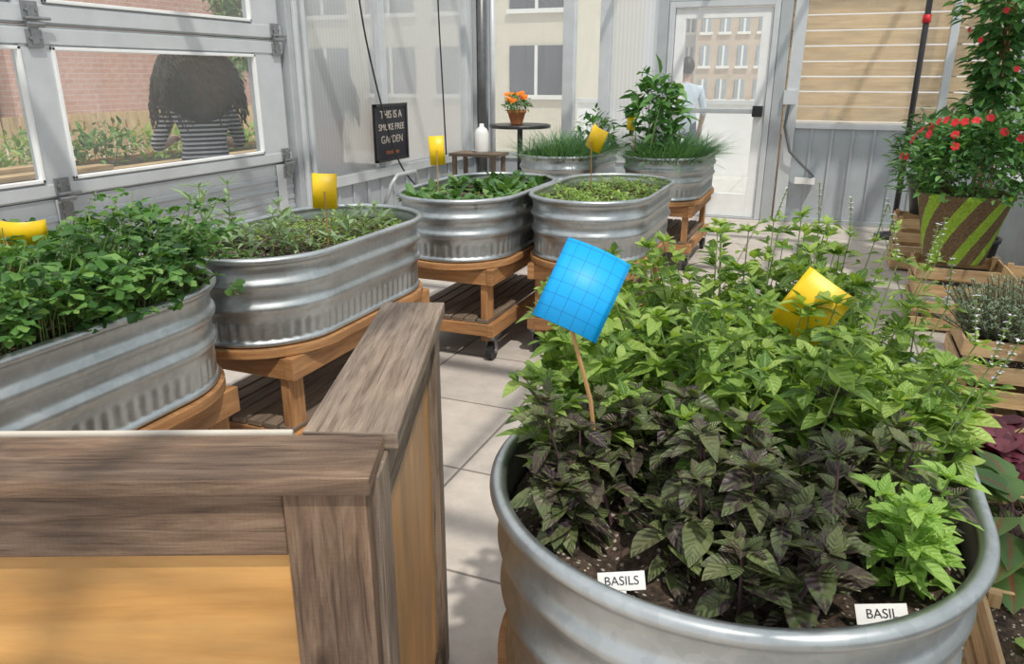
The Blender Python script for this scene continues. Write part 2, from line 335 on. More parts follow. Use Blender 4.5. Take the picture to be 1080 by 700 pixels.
    def obj(s,name,parent=None,smooth=False,bevel=0,loc=None):
        me=bpy.data.meshes.new(name); V=np.concatenate(s.V)
        if loc is not None: V=V-np.array(loc)
        me.from_pydata(V.tolist(),[],s.F); 
        for m in s.mats: me.materials.append(M[m])
        me.polygons.foreach_set('material_index',s.MI)
        uv=me.uv_layers.new(name='UVMap'); uv.data.foreach_set('uv',np.array(s.UV,dtype=np.float32).ravel())
        if smooth: me.polygons.foreach_set('use_smooth',[True]*len(me.polygons))
        me.update(); o=bpy.data.objects.new(name,me); COL.objects.link(o)
        if loc is not None: o.location=loc
        if parent: o.parent=parent
        if bevel:
            b=o.modifiers.new('bevel','BEVEL'); b.width=bevel; b.segments=2; b.limit_method='ANGLE'
        return o
def empty(name,loc=(0,0,0)):
    e=bpy.data.objects.new(name,None); e.empty_display_size=.1; COL.objects.link(e); e.location=loc
    return e
def Rz(a): c,s=math.cos(a),math.sin(a); return np.array([[c,-s,0],[s,c,0],[0,0,1]])
def Rm(*e): return np.array(Euler(e).to_matrix())
# ------------------------------------------------------------------ camera
th=math.atan(270/800.); ps=math.radians(22.2)
cam=bpy.data.cameras.new('camera'); co=bpy.data.objects.new('camera',cam); COL.objects.link(co)
co.location=(0,0,1.5); co.rotation_euler=(math.pi/2-th,0,ps)
cam.sensor_fit='HORIZONTAL'; cam.sensor_width=36; cam.lens=36*800/1080.; cam.clip_start=.02; cam.clip_end=500
S.camera=co
# ------------------------------------------------------------------ light
w=bpy.data.worlds.new('World'); S.world=w; w.use_nodes=True
bg=w.node_tree.nodes['Background']; bg.inputs[0].default_value=(.94,.97,1,1); bg.inputs[1].default_value=1.0
sl=bpy.data.lights.new('sun','SUN'); sl.energy=2.8; sl.angle=math.radians(1.5); sl.color=(1,.95,.86)
so=bpy.data.objects.new('sun',sl); COL.objects.link(so); so.location=(3,-6,8)
dv=Vector((-.40,.42,-1)); so.rotation_euler=dv.to_track_quat('-Z','Y').to_euler()
S.view_settings.view_transform='Standard'
# ------------------------------------------------------------------ shell
b=MB(); b.bx(-4.1,1.6,-1.5,8.85,-.1,0,'floor'); b.obj('floor')
b=MB(); b.bx(-60,40,-20,90,-.4,-.12,'ground'); b.obj('ground')
b=MB(); b.bx(-12,-4.12,-3,13,-.12,.12,'ground'); b.bx(-4.12,6,8.86,13,-.12,-.01,'ground'); b.obj('terrace')
wl=empty('wall_left')
b=MB()
b.bx(-4.08,-4.0,5.3,8.75,0,.6,'knee')
for i in range(14): b.bx(-4.0,-3.985,5.45+i*.24,5.49+i*.24,0,.57,'knee')
b.bx(-4.09,-3.93,5.1,5.32,0,3.0,'alu'); b.bx(-3.93,-3.90,5.16,5.2,0,3,'aluL'); b.bx(-3.93,-3.90,5.26,5.3,0,3,'aluL')
b.bx(-4.05,-3.95,5.32,8.75,.57,.66,'aluL'); b.bx(-4.05,-3.95,5.32,8.75,2.85,3.0,'alu')
b.bx(-4.04,-3.95,6.46,6.56,.66,2.85,'aluL'); b.bx(-4.04,-3.96,5.32,5.4,.66,2.85,'alu'); b.bx(-4.04,-3.95,8.3,8.42,.66,2.85,'aluL')
b.bx(-4.04,-3.96,8.6,8.75,.66,2.85,'alu')
b.obj('frame',wl,bevel=.006)
b=MB(); b.bx(-4.015,-4.005,5.4,8.6,.66,2.85,'pc'); b.obj('polycarbonate_panel',wl)
b=MB(); b.tube([(-3.9,8.62,0),(-3.9,8.62,3)],.05,'darkpipe',14); b.tube([(-3.78,8.66,0),(-3.78,8.66,3)],.03,'aluL',12); b.obj('downpipe',wl,smooth=True)
gd=empty('garage_door')
b=MB()
Y0,Y1=-.6,5.08
for z0,z1 in [(0.0,.40),(.405,.845),(.85,.94),(1.65,1.755),(1.76,1.87),(2.5,2.6),(2.605,2.7)]:
    b.bx(-4.05,-3.99,Y0,Y1,z0,z1,'alu')
    if z1-z0<.2: b.bx(-3.99,-3.975,Y0,Y1,z0+.01,z1-.012,'aluL')
for z in (.08,.16,.24,.32,.48,.56,.64,.72): b.bx(-3.99,-3.983,Y0,Y1,z,z+.035,'knee')
for y0,y1 in [(2.94,3.12),(4.76,5.06),(1.1,1.28)]:
    for z0,z1 in[(.92,1.67),(1.84,2.52)]: b.bx(-4.05,-3.982,y0,y1,z0,z1,'aluL')
for y in (3.03,4.93):
    b.bx(-3.982,-3.972,y-.05,y+.05,.0,.84,'aluL')
for y0,y1 in [(1.28,2.94),(3.12,4.76)]:
    for z0,z1 in[(.94,1.65),(1.87,2.5)]:
        b.bx(-4.0,-3.968,y0,y1,z0,z0+.02,'white'); b.bx(-4.0,-3.968,y0,y1,z1-.02,z1,'white')
        b.bx(-4.0,-3.968,y0,y0+.02,z0,z1,'white'); b.bx(-4.0,-3.968,y1-.02,y1,z0,z1,'white')
b.obj('sections',gd,bevel=.004)
b=MB()
for y0,y1 in [(-.6,1.1),(1.28,2.94),(3.12,4.76)]:
    for z0,z1 in[(.94,1.65),(1.87,2.5)]: b.bx(-4.022,-4.016,y0,y1,z0,z1,'glassd')
b.obj('window_panes',gd)
b=MB()
for y in (3.03,5.0,1.19):
    for z in (.845,1.757):
        for dz in (-.07,.07):
            b.bx(-3.975,-3.962,y-.045,y+.045,z+dz-.045,z+dz+.045,'hinge')
            for dy in(-.028,.028): b.tube([(-3.965,y+dy,z+dz),(-3.95,y+dy,z+dz)],.009,'hinge',6)
        b.bx(-3.975,-3.955,y-.022,y+.022,z-.1,z+.1,'hinge')
        b.tube([(-3.945,y-.05,z),(-3.945,y+.05,z)],.016,'hinge',10)
        b.tube([(-3.94,y-.05,z+.03),(-3.94,y+.09,z+.03)],.009,'hinge',8)
b.obj('hinges',gd,bevel=.002)
wb=empty('wall_back')
b=MB()
Yb=8.75
def post(x0,x1,m='alu',z0=0,z1=3.): b.bx(x0,x1,Yb-.05,Yb+.07,z0,z1,m)
post(-4.05,-3.86); post(-2.93,-2.80,'aluL'); post(-2.50,-2.38,'aluL'); post(-1.86,-1.745,'alu'); post(-.615,-.50,'alu'); post(-.48,-.36,'aluL'); post(.93,1.0,'aluL',.95); post(1.48,1.6)
b.bx(-3.86,-1.86,Yb,Yb+.06,0,.55,'knee'); b.bx(-3.86,-1.86,Yb-.02,Yb+.07,.55,.62,'aluL')
b.bx(-.36,1.5,Yb,Yb+.06,0,.98,'knee'); b.bx(-.36,1.5,Yb-.03,Yb+.07,.98,1.04,'aluL'); b.bx(-.36,1.5,Yb-.03,Yb,0,.05,'alu')
for i in range(9): b.bx(-.2+i*.2,-.175+i*.2,Yb-.018,Yb,.05,.98,'alu')
b.bx(-4.05,1.6,Yb-.045,Yb+.065,2.8,3.0,'alu')
b.bx(-1.745,-.615,Yb-.04,Yb+.06,2.245,2.37,'alu')
b.obj('frame',wb,bevel=.003)
b=MB(); b.bx(-2.38,-1.86,Yb+.01,Yb+.016,.62,2.8,'pc'); b.obj('polycarbonate_panel',wb)
b=MB(); b.bx(-.36,.93,Yb+.01,Yb+.016,1.04,2.8,'pcc'); b.bx(1,1.48,Yb+.01,Yb+.016,1.04,2.8,'pcc'); b.obj('clear_polycarbonate_panel',wb)
b=MB(); b.bx(-3.86,-2.93,Yb+.01,Yb+.016,.62,2.8,'glassd'); b.bx(-2.8,-2.5,Yb+.01,Yb+.016,.62,2.8,'glassd'); b.obj('window_1',wb)
dr=empty('door_1')
b=MB()
X0,X1=-1.74,-.62
b.bx(X0,X0+.06,Yb-.06,Yb+.05,0,2.24,'aluL'); b.bx(X1-.06,X1,Yb-.06,Yb+.05,0,2.24,'aluL'); b.bx(X0+.06,X1-.06,Yb-.06,Yb+.05,2.18,2.24,'aluL')
b.bx(X0+.065,X0+.17,Yb-.03,Yb+.02,.02,2.17,'white'); b.bx(X1-.17,X1-.065,Yb-.03,Yb+.02,.02,2.17,'white')
b.bx(X0+.17,X1-.17,Yb-.03,Yb+.02,2.07,2.17,'white'); b.bx(X0+.17,X1-.17,Yb-.03,Yb+.02,.02,.27,'white')
b.bx(X0,X1,Yb-.07,Yb+.06,0,.018,'alu')
b.obj('frame_and_leaf',dr,bevel=.004)
b=MB(); b.bx(X0+.17,X1-.17,Yb-.006,Yb,.27,2.07,'glassd'); b.obj('glass',dr)
b=MB(); b.bx(X0+.1,X1-.12,Yb-.09,Yb-.06,1.12,1.17,'aluL'); b.bx(X1-.18,X1-.08,Yb-.10,Yb-.03,1.09,1.20,'blackplastic'); b.bx(X0+.08,X0+.16,Yb-.09,Yb-.03,1.11,1.18,'alu')
b.obj('push_bar',dr,bevel=.004)
b=MB()
for i in range(13): b.bx(-.55,2.4,8.98,9.0,.9+i*.15,.9+i*.15+.138,'siding')
b.bx(-.55,-.47,9.0,9.08,-.01,2.9,'cart'); b.bx(1,1.08,9.0,9.08,-.01,2.9,'cart'); b.bx(2.3,2.4,9.0,9.08,-.01,2.9,'cart')
b.obj('cedar_screen')
wr=empty('wall_right')
b=MB(); b.bx(1.5,1.56,-1.5,Yb,0,.6,'knee'); b.bx(1.48,1.58,-1.5,Yb,.6,.67,'aluL'); b.bx(1.48,1.58,-1.5,Yb,2.85,3,'alu')
for y in (1.2,2.6,4.0,5.4,6.8,8.2): b.bx(1.48,1.58,y-.04,y+.04,.67,2.85,'alu')
b.obj('frame',wr,bevel=.004)
b=MB(); b.bx(1.52,1.526,-1.5,Yb,.67,2.85,'glass'); b.obj('window_2',wr)
b=MB()  # overhead beams out of view, added to cast shadow stripes on the floor
for y in (-.6,.8,2.2,3.6,5.0,6.4,7.8): b.bx(-4.05,1.58,y-.04,y+.04,3.0,3.12,'alu')
for x in (-3.0,-2.0,-1.0,0.,.9): b.bx(x-.025,x+.025,-1.5,8.8,3.12,3.17,'alu')
b.obj('unseen_shadow_beams')
# ------------------------------------------------------------------ tanks
def outline(W,L,n=336):
    r=W/2; s=L/2-r; per=2*math.pi*r+4*s; P=[];Nn=[];A=[]
    for i in range(n):
        d=per*i/n; A.append(d)
        if d<2*s: P.append((r,-s+d));Nn.append((1,0));continue
        d-=2*s
        if d<math.pi*r: a=d/r; P.append((r*math.cos(a),s+r*math.sin(a)));Nn.append((math.cos(a),math.sin(a)));continue
        d-=math.pi*r
        if d<2*s: P.append((-r,s-d));Nn.append((-1,0));continue
        d-=2*s; a=math.pi+d/r; P.append((r*math.cos(a),-s+r*math.sin(a)));Nn.append((math.cos(a),math.sin(a)))
    return np.array(P),np.array(Nn),np.array(A),per
ZB,ZT=.565,.90
def tank(cx,cy,W,L,rot=0,soilz=.835):
    root=empty('stock_tank_planter',(cx,cy,ZB)); R=Rz(rot)
    P,Nn,A,per=outline(W-.05,L-.05); n=len(P); H=ZT-ZB
    pr=[(-.06,.0,0),(-.005,.0,0),(.004,.006,0),(.006,.014,0),(.0,.022,0),(-.004,.026,.3),(-.004,.034,1),(-.003,.06,1),(-.002,.085,1),(-.002,.094,.3),(.0,.100,0),
        (.001,.118,0),(.006,.127,0),(.012,.136,0),(.0145,.145,0),(.012,.154,0),(.006,.163,0),(.002,.172,0),(.003,.205,0),
        (.009,.214,0),(.016,.224,0),(.0185,.233,0),(.016,.242,0),(.009,.252,0),(.005,.262,0),(.007,.29,0),(.010,.312,0)]
    cz=H-.012; c0=.019; rr=.0135
    for k in range(11):
        a=math.radians(-60)+k*math.radians(28)
        pr.append((c0+rr*math.cos(a)-.002,cz+rr*math.sin(a),0))
    pr+=[(.004,H-.03,0),(.0,H-.10,0),(-.002,H-.15,0)]
    nf=round(per/.042); V=[];F=[]
    for (o,z,fl) in pr:
        off=o+fl*.003*np.sin(2*math.pi*nf*A/per)
        V.append(np.column_stack([P+Nn*off[:,None],np.full(n,z+ZB)]))
    V=np.concatenate(V)
    for i in range(len(pr)-1):
        for j in range(n): F.append((i*n+j,i*n+(j+1)%n,(i+1)*n+(j+1)%n,(i+1)*n+j))
    F.append(tuple(range(n))[::-1])
    c=np.array([cx,cy,0]); b=MB(); b.add(V@R.T+c,F,'galv')
    b.obj('tank',root,smooth=True,loc=None).matrix_parent_inverse=Matrix.Translation((-cx,-cy,-ZB))
    V=[];F=[];K=14
    P,Nn,A,per=outline(W-.054,L-.054,120); n=120
    for k in range(K+1):
        f=1-k/K
        Q=np.column_stack([P[:,0]*f,P[:,1]*(1-(1-f)*.5)])
        z=soilz+ (rng.random(n)-.5)*.014+.01*math.sin(k); V.append(np.column_stack([Q,z if k else np.full(n,soilz-.01)]))
    V=np.concatenate(V)
    for k in range(K):
        for j in range(n): F.append((k*n+j,k*n+(j+1)%n,(k+1)*n+(j+1)%n,(k+1)*n+j))
    b=MB(); b.add(V@R.T+c,F,'soil'); b.obj('soil',root,smooth=True).matrix_parent_inverse=Matrix.Translation((-cx,-cy,-ZB))
    cr=empty('wooden_cart',(cx,cy,0)); b=MB()
    P,Nn,A,per=outline(W-.01,L-.01,96); V=[];
    for z in (ZB-.035,ZB-.001): V.append(np.column_stack([P,np.full(96,z)]))
    V=np.concatenate(V)@R.T+c; F=[(j,(j+1)%96,96+(j+1)%96,96+j) for j in range(96)]+[tuple(range(96))[::-1],tuple(range(96,192))]
    U=[[(A[j],0),(A[j]+.03,0),(A[j]+.03,.035),(A[j],.035)] for j in range(96)]+[[tuple(p) for p in P[::-1]],[tuple(p) for p in P]]
    b.add(V,F,'cart',U)
    zl=ZB-.036
    def lb(x,y,z,sx,sy,sz,m='cart'): b.box((R@np.array([x,y,z]))+c,(sx,sy,sz),m,R)
    lx,ly=W/2-.07,L/2-.17
    for sx in(-1,1):
        lb(sx*(lx+.0),0,zl-.045,.038,2*ly+.12,.088)
        lb(sx*lx,0,.185,.038,2*ly+.12,.07)
        for sy in(-1,1):
            lb(sx*(lx-.04),sy*ly,(zl+.12)/2,.04,.085,zl-.12)
    for sy in(-1,1):
        lb(0,sy*(ly+.04),zl-.047,2*lx-.04,.036,.082); lb(0,sy*(ly+.04),.185,2*lx-.04,.036,.068)
    ns=7
    for i in range(ns): lb(-lx+.05+(2*lx-.1)*i/(ns-1),0,.232,(2*lx-.1)/(ns-1)-.012,2*ly+.1,.022,'deck')
    b.obj('frame',cr,bevel=.003).matrix_parent_inverse=Matrix.Translation((-cx,-cy,0))
    b=MB()
    for sx in(-1,1):
        for sy in(-1,1):
            p=np.array([sx*(lx-.02),sy*(ly-.01),0])
            def T(q): return tuple((R@(p+np.array(q)))+c)
            b.tube([T((-.016,.0,.05)),T((.016,0,.05))],.05,'black',20)
            b.tube([T((-.028,.0,.05)),T((.028,0,.05))],.012,'hinge',10)
            for s in(-1,1): b.box(T((s*.024,.005,.085)),(.004,.036,.09),'hinge',R)
            b.box(T((0,0,.13)),(.06,.07,.012),'hinge',R); b.box(T((0,0,.142)),(.075,.085,.012),'hinge',R)
    b.obj('casters',cr).matrix_parent_inverse=Matrix.Translation((-cx,-cy,0))
TA=(-.09,1.385,.74,1.27)
TANKS=dict(A=TA,T1=(-2.01,1.28,.69,1.27),T2=(-2.0,2.60,.69,1.27),T3=(-1.86,4.08,.69,1.25),T4=(-1.17,4.3,.67,1.25),T5=(-1.22,6.55,.67,1.25),T6=(-2.05,6.35,.67,1.25))
for k,v in TANKS.items(): tank(*v)
# ------------------------------------------------------------------ plant generators
def unit(a): a=np.asarray(a,float); return a/np.linalg.norm(a)
def inside(t,x,y,mg=.04):
    cx,cy,W,L=t; r=W/2-mg; s=L/2-W/2; dx=x-cx; dy=y-cy; dy=max(abs(dy)-s,0) ; return dx*dx+dy*dy<r*r
def sample(t,n,mg=.05,y0=-9,y1=9,x0=-9,x1=9,avoid=(),ar=.07):
    out=[];cx,cy,W,L=t
    while len(out)<n:
        x=random.uniform(max(cx-W/2,x0),min(cx+W/2,x1)); y=random.uniform(max(cy-L/2,y0),min(cy+L/2,y1))
        if inside(t,x,y,mg) and all(math.hypot(x-a,y-c_)>ar for a,c_ in avoid): out.append((x,y))
    return out
def herb(b,base,h,lean,leaf,stem,Lf=.06,wr=.5,nodes=5,tuft=6,elev=(.0,.5),side=True,flower=False,curl=.3,rows=5,sr=.0022,n0=1):
    base=np.array(base,float); az=random.uniform(0,6.28); tip=base+np.array([lean[0],lean[1],h])
    pts=[base+(tip-base)*t+np.array([lean[0],lean[1],0])*(t*t-t)*.6 for t in np.linspace(0,1,nodes+1)]
    b.tube(pts,[sr*1.3*(1-.6*i/nodes) for i in range(nodes+1)],stem,5,False)
    P=[];D=[];NN=[];Ls=[]
    for i in range(n0,nodes+1):
        t=i/nodes; sz=Lf*(1.0-.45*abs(t-.6)/.6)*random.uniform(.75,1.2)
        for k in range(2):
            a=az+i*math.pi/2+k*math.pi+random.uniform(-.4,.4); e=random.uniform(*elev)
            d=np.array([math.cos(a)*math.cos(e),math.sin(a)*math.cos(e),math.sin(e)])
            P.append(pts[i]+d*.008);D.append(d);NN.append((random.uniform(-.3,.3),random.uniform(-.3,.3),1));Ls.append(sz)
            if side:
                for q in range(2):
                    a2=a+random.uniform(-.9,.9); e2=random.uniform(.4,1.1); d2=np.array([math.cos(a2)*math.cos(e2),math.sin(a2)*math.cos(e2),math.sin(e2)])
                    P.append(pts[i]+d*.012+d2*.006);D.append(d2);NN.append((random.uniform(-.5,.5),random.uniform(-.5,.5),1));Ls.append(sz*random.uniform(.4,.65))
    for k in range(tuft):
        a=az+k*2.4; e=random.uniform(.3,1.15); d=np.array([math.cos(a)*math.cos(e),math.sin(a)*math.cos(e),math.sin(e)])
        P.append(pts[-1]);D.append(d);NN.append((-math.cos(a),-math.sin(a),.6));Ls.append(Lf*random.uniform(.35,.6))
    Ls=np.array(Ls); b.leaves(P,D,NN,Ls,Ls*wr*(.85+.3*rng.random(len(Ls))),leaf,rows=rows,curl=curl)
    if flower:
        top=pts[-1]; hh=random.uniform(.07,.12); tp=top+np.array([random.uniform(-.03,.03),random.uniform(-.02,.02),hh]); b.tube([top,tp],.0012,stem,4,False)
        P=[];D=[]
        for i in range(8):
            q=top+(tp-top)*(.1+i*.9/7)
            for k in range(4):
                a=k*1.57+i*.8; d=np.array([math.cos(a),math.sin(a),.35]); P.append(q);D.append(d)
        sel=np.array([random.random()<.6 for _ in P]); P=np.array(P);D=np.array(D)
        b.leaves(P[sel],D[sel],[(0,0,1)]*int(sel.sum()),np.full(int(sel.sum()),.008),np.full(int(sel.sum()),.006),'petalw',rows=3)
        b.leaves(P-[0,0,.003],D,[(0,0,1)]*len(P),np.full(len(P),.007),np.full(len(P),.005),leaf,rows=3)
def bush(b,c,rad,h,nl,leaf,Lf,wr=.5,stem='stem',up=.3,rows=4,curl=.3,nst=14,jit=.25,low=.35):
    c=np.array(c,float); P=[];D=[];NN=[];Ls=[]
    for i in range(nst):
        a=random.uniform(0,6.28); rr=math.sqrt(random.random()); tip=c+np.array([math.cos(a)*rr*rad[0]*.8,math.sin(a)*rr*rad[1]*.8,h*(1-.35*rr)*random.uniform(.8,1)])
        b.tube([c+(tip-c)*[.15,.15,0],c+(tip-c)*[.6,.6,.5],tip],.003,stem,4,False)
    for i in range(nl):
        a=random.uniform(0,6.28); u=random.random(); ph=math.acos(1-u*1.25)
        rr=random.uniform(.45,1)**.6*random.uniform(1-jit,1+jit*.4)
        cz=math.cos(ph)
        q=np.array([math.cos(a)*math.sin(ph)*rad[0]*rr,math.sin(a)*math.sin(ph)*rad[1]*rr,h*(low+(1-low)*cz*rr) if cz>0 else h*(low+cz)])
        d=unit(np.array([q[0]/rad[0],q[1]/rad[1],up])+np.array([random.gauss(0,.45) for _ in range(3)]))
        P.append(c+q);D.append(d);NN.append((random.gauss(0,.3),random.gauss(0,.3),1));Ls.append(Lf*random.uniform(.6,1.2))
    Ls=np.array(Ls); b.leaves(P,D,NN,Ls,Ls*wr,leaf,rows=rows,curl=curl)
def flower(b,c,r,m,nrm=(0,0,1),pet=5):
    nrm=unit(nrm); a0=unit(np.cross(nrm,[.3,.8,.1])); b0=np.cross(nrm,a0); D=[a0*math.cos(i*6.283/pet)+b0*math.sin(i*6.283/pet)+nrm*.25 for i in range(pet)]
    b.leaves([c]*pet,D,[nrm]*pet,np.full(pet,r),np.full(pet,r*.95),m,rows=4,fold=.1,curl=.2,prof=[(0,.3),(.45,.95),(.85,.8),(1,.3)])
SZ=.835
CARDXY=(.005,1.44)
b=MB()
for (x,y) in sample(TA,125,.05,1.13,2.2,avoid=[(-.285,1.02)],ar=.05):
    e=(x-TA[0])/.36
    h=random.uniform(.13,.31)*(1-.12*abs(e))*(.8 if x>.1 else 1)+(.02 if x<-.1 else 0)
    herb(b,(x,y,SZ),h,((e*.09 if e<0 else e*.04)+random.uniform(-.04,.04),(.05 if y>1.7 else 0)+random.uniform(-.04,.04)),'basil','stem',Lf=.064,wr=.58,nodes=6,tuft=6,sr=.0022,n0=2,elev=(-.35,.45),rows=7)
for (x,y,h,lx,ly) in [(-.36,1.25,.22,-.06,0),(-.36,1.45,.25,-.07,0),(-.30,1.75,.30,-.06,.02),(-.2,1.9,.32,-.02,.04),(-.05,1.9,.33,0,.04),(-.34,1.6,.28,-.06,0),(0,1.95,.31,.03,.03)]:
    for k in range(2): herb(b,(x+random.uniform(-.02,.02),y+random.uniform(-.04,.04),SZ),h*random.uniform(.85,1.1),(lx,ly),'basil','stem',Lf=.062,wr=.56,nodes=7,tuft=6,rows=7)
for (x,y,lx,h) in [(.08,1.85,.04,.31),(.13,1.8,.04,.28),(.18,1.55,.06,.25),(.2,1.4,.07,.23),(.05,1.9,.02,.31),(.16,1.68,.05,.29),(.2,1.25,.07,.21),(-.1,1.85,0,.34),(.11,1.9,.05,.33),(.0,1.85,.0,.33),(.17,1.78,.07,.29),(.22,1.32,.06,.22)]:
    herb(b,(x,y,SZ),h,(lx,.02),'basil','stem',Lf=.045,nodes=6,flower=True)
for (x,y) in [(-.33,1.14),(-.36,1.22),(-.30,1.08),(-.2,1.12),(-.36,1.18),(-.24,1.10),(-.35,1.07),(-.10,1.10)]:
    herb(b,(x,y,SZ),random.uniform(.13,.2),(-.05,-.04),'basil','stem',Lf=.058,wr=.56,nodes=5,rows=7)
b.obj('sweet_basil_plants',smooth=True)
TAGS=[(-.19,.835),(.135,.89)]
b=MB()
for (x,y) in sample(TA,50,.085,.85,1.2,avoid=TAGS+[(.17,.97)],ar=.08):
    e=(x-TA[0])/.36
    herb(b,(x,y,SZ),random.uniform(.08,.20)*(.7 if y<.93 else 1),(e*.04+random.uniform(-.03,.03),random.uniform(-.03,.02)),'purple','pstem',Lf=.066,wr=.6,nodes=5,tuft=6,sr=.003,elev=(-.35,.5),n0=1,rows=7,curl=.4)
b.obj('purple_basil_plants',smooth=True)
b=MB()
for (x,y) in [(.15,.98),(.17,1.01),(.14,1.02),(.18,1.05),(.16,.97),(.19,1.0)]:
    herb(b,(x,y,SZ),random.uniform(.10,.17),(random.uniform(-.03,.02),-.03),'basilb','stem',Lf=.053,wr=.52,nodes=6,tuft=7,rows=7)
b.obj('young_basil_plant',smooth=True)
def parsley(t,n,name,h=(.12,.24),y0=-9,y1=9,lf=.026):
    b=MB(); P=[];D=[];NN=[];Ls=[]
    cl=[(random.uniform(t[0]-.3,t[0]+.3),random.uniform(t[1]-.6,t[1]+.6)) for _ in range(12)]
    for (x,y) in sample(t,n,.04,y0,y1):
        dm=min(math.hypot(x-a,y-c_) for a,c_ in cl)
        e=(x-t[0])/.33; ey=(y-t[1])/.6; hh=random.uniform(*h)*(1.35-2.6*min(dm,.3)); tip=np.array([x+e*.08+random.gauss(0,.035),y+(ey*.04)+random.gauss(0,.03),SZ+hh])
        b.tube([(x,y,SZ),((x*1.6+tip[0]*.4)/2,(y*1.6+tip[1]*.4)/2,SZ+hh*.5),tip],.0018,'stem',4,False)
        sc=random.uniform(.7,1.5)
        for k in range(3):
            a=random.uniform(0,6.28); q=tip-np.array([0,0,random.uniform(0,.06)])+np.array([math.cos(a),math.sin(a),0])*.02*k*sc
            for j in range(5):
                a2=a+(j-2)*.65; P.append(q+np.array([math.cos(a2),math.sin(a2),0])*.004);D.append((math.cos(a2),math.sin(a2),random.uniform(-.5,.6)));NN.append((random.gauss(0,.4),random.gauss(0,.4),1));Ls.append(lf*sc*random.uniform(.7,1.3))
    Ls=np.array(Ls); b.leaves(P,D,NN,Ls,Ls*.75,'parsley',rows=4,curl=.25,prof=[(0,.15),(.45,.7),(.75,1),(1,.25)]); return b.obj(name)
parsley(TANKS['T1'],560,'parsley_plants',(.10,.25))
t=TANKS['T2']; b=MB()
for (x,y) in sample(t,11,.07,-9,2.5,-9,-1.85)+sample(t,11,.07,2.35,2.9,-2.05,9):
    herb(b,(x,y,SZ),random.uniform(.06,.16),(random.uniform(-.06,.04),random.uniform(-.05,.03)),'sage','stem',Lf=.085,wr=.3,nodes=4,tuft=5,elev=(.2,1.0),side=False,rows=5)
for (x,y) in [(-2.25,2.3),(-2.22,2.4),(-2.2,2.2),(-2.12,2.15)]: herb(b,(x,y,SZ),random.uniform(.22,.3),(random.uniform(-.06,.04),0),'sage','stem',Lf=.10,wr=.3,nodes=4,tuft=5,elev=(.3,1.1),side=False,rows=5)
b.obj('sage_plants')
def lowcover(t,n,name,mat,Lf,h,y0=-9,y1=9,x0=-9,x1=9,wr=.5,mg=.04):
    b=MB(); P=[];D=[];NN=[];Ls=[]
    for (x,y) in sample(t,n,mg,y0,y1,x0,x1):
        z=SZ+random.uniform(.005,h)*(.6+.4*math.sin(x*23+y*17)); a=random.uniform(0,6.28); P.append((x,y,z));D.append((math.cos(a),math.sin(a),random.uniform(.0,.9)));NN.append((random.gauss(0,.4),random.gauss(0,.4),1));Ls.append(Lf*random.uniform(.6,1.3))
    Ls=np.array(Ls); b.leaves(P,D,NN,Ls,Ls*wr,mat,rows=3); return b.obj(name)
lowcover(t,1700,'thyme_plants','thyme',.02,.07,2.5,3.3)
lowcover(t,450,'oregano_seedlings','parsley',.022,.04,1.9,2.5)
t=TANKS['T3']; b=MB()
for (x,y) in sample(t,42,.08):
    P=[];D=[];NN=[];Ls=[]
    for k in range(11):
        a=k*2.4; e=random.uniform(.3,1.2); P.append((x,y,SZ));D.append((math.cos(a)*math.cos(e),math.sin(a)*math.cos(e),math.sin(e)));NN.append((-math.cos(a)*.5,-math.sin(a)*.5,1));Ls.append(random.uniform(.06,.13))
    Ls=np.array(Ls); b.leaves(P,D,NN,Ls,Ls*.42,'spinach',curl=.35,prof=[(0,.1),(.3,.25),(.55,1),(.8,.85),(1,.05)])
b.obj('spinach_plants')
lowcover(TANKS['T3'],400,'spinach_seedlings','thyme',.03,.03)
lowcover(TANKS['T4'],2800,'creeping_thyme_plants','thyme',.026,.07)
def grass(t,n,name,L=(.12,.25),mat='chive',w=.005,spread=.5):
    b=MB(); P=[];D=[];NN=[];Ls=[]
    for (x,y) in sample(t,n,.04):
        e=np.array([(x-t[0])/.33,(y-t[1])/.6]); d=unit([e[0]*spread+random.gauss(0,.3),e[1]*spread+random.gauss(0,.3),1]); P.append((x,y,SZ));D.append(d);NN.append((-d[0],-d[1]+.01,.4));Ls.append(random.uniform(*L))
    Ls=np.array(Ls); b.leaves(P,D,NN,Ls,np.full(len(Ls),w),mat,rows=5,curl=.5,prof=[(0,1),(.3,1),(.6,.9),(.85,.6),(1,.1)]); return b.obj(name)
grass(TANKS['T5'],1700,'chive_plants',(.15,.32),w=.007,spread=1.1)
grass(TANKS['T6'],1500,'dill_plants',(.12,.30),mat='chive',w=.006,spread=.8)
b=MB()
for (x,y,h) in [(-1.35,6.25,.45),(-1.25,6.5,.6),(-1.42,6.6,.68),(-1.25,6.8,.55),(-1.5,6.4,.4)]:
    herb(b,(x,y,SZ),h,(random.uniform(-.14,.08),0),'bush','stem',Lf=.15,wr=.5,nodes=6,tuft=6,side=False,sr=.005,elev=(-.5,.3))
bush(b,(-1.38,6.5,SZ+.12),(.25,.25),.58,190,'bush',.14,.5,nst=10)
b.obj('pepper_plants')
b=MB(); bush(b,(-1.95,6.75,SZ),(.2,.2),.4,120,'bush',.09,.45,nst=9); b.obj('tomato_seedlings')
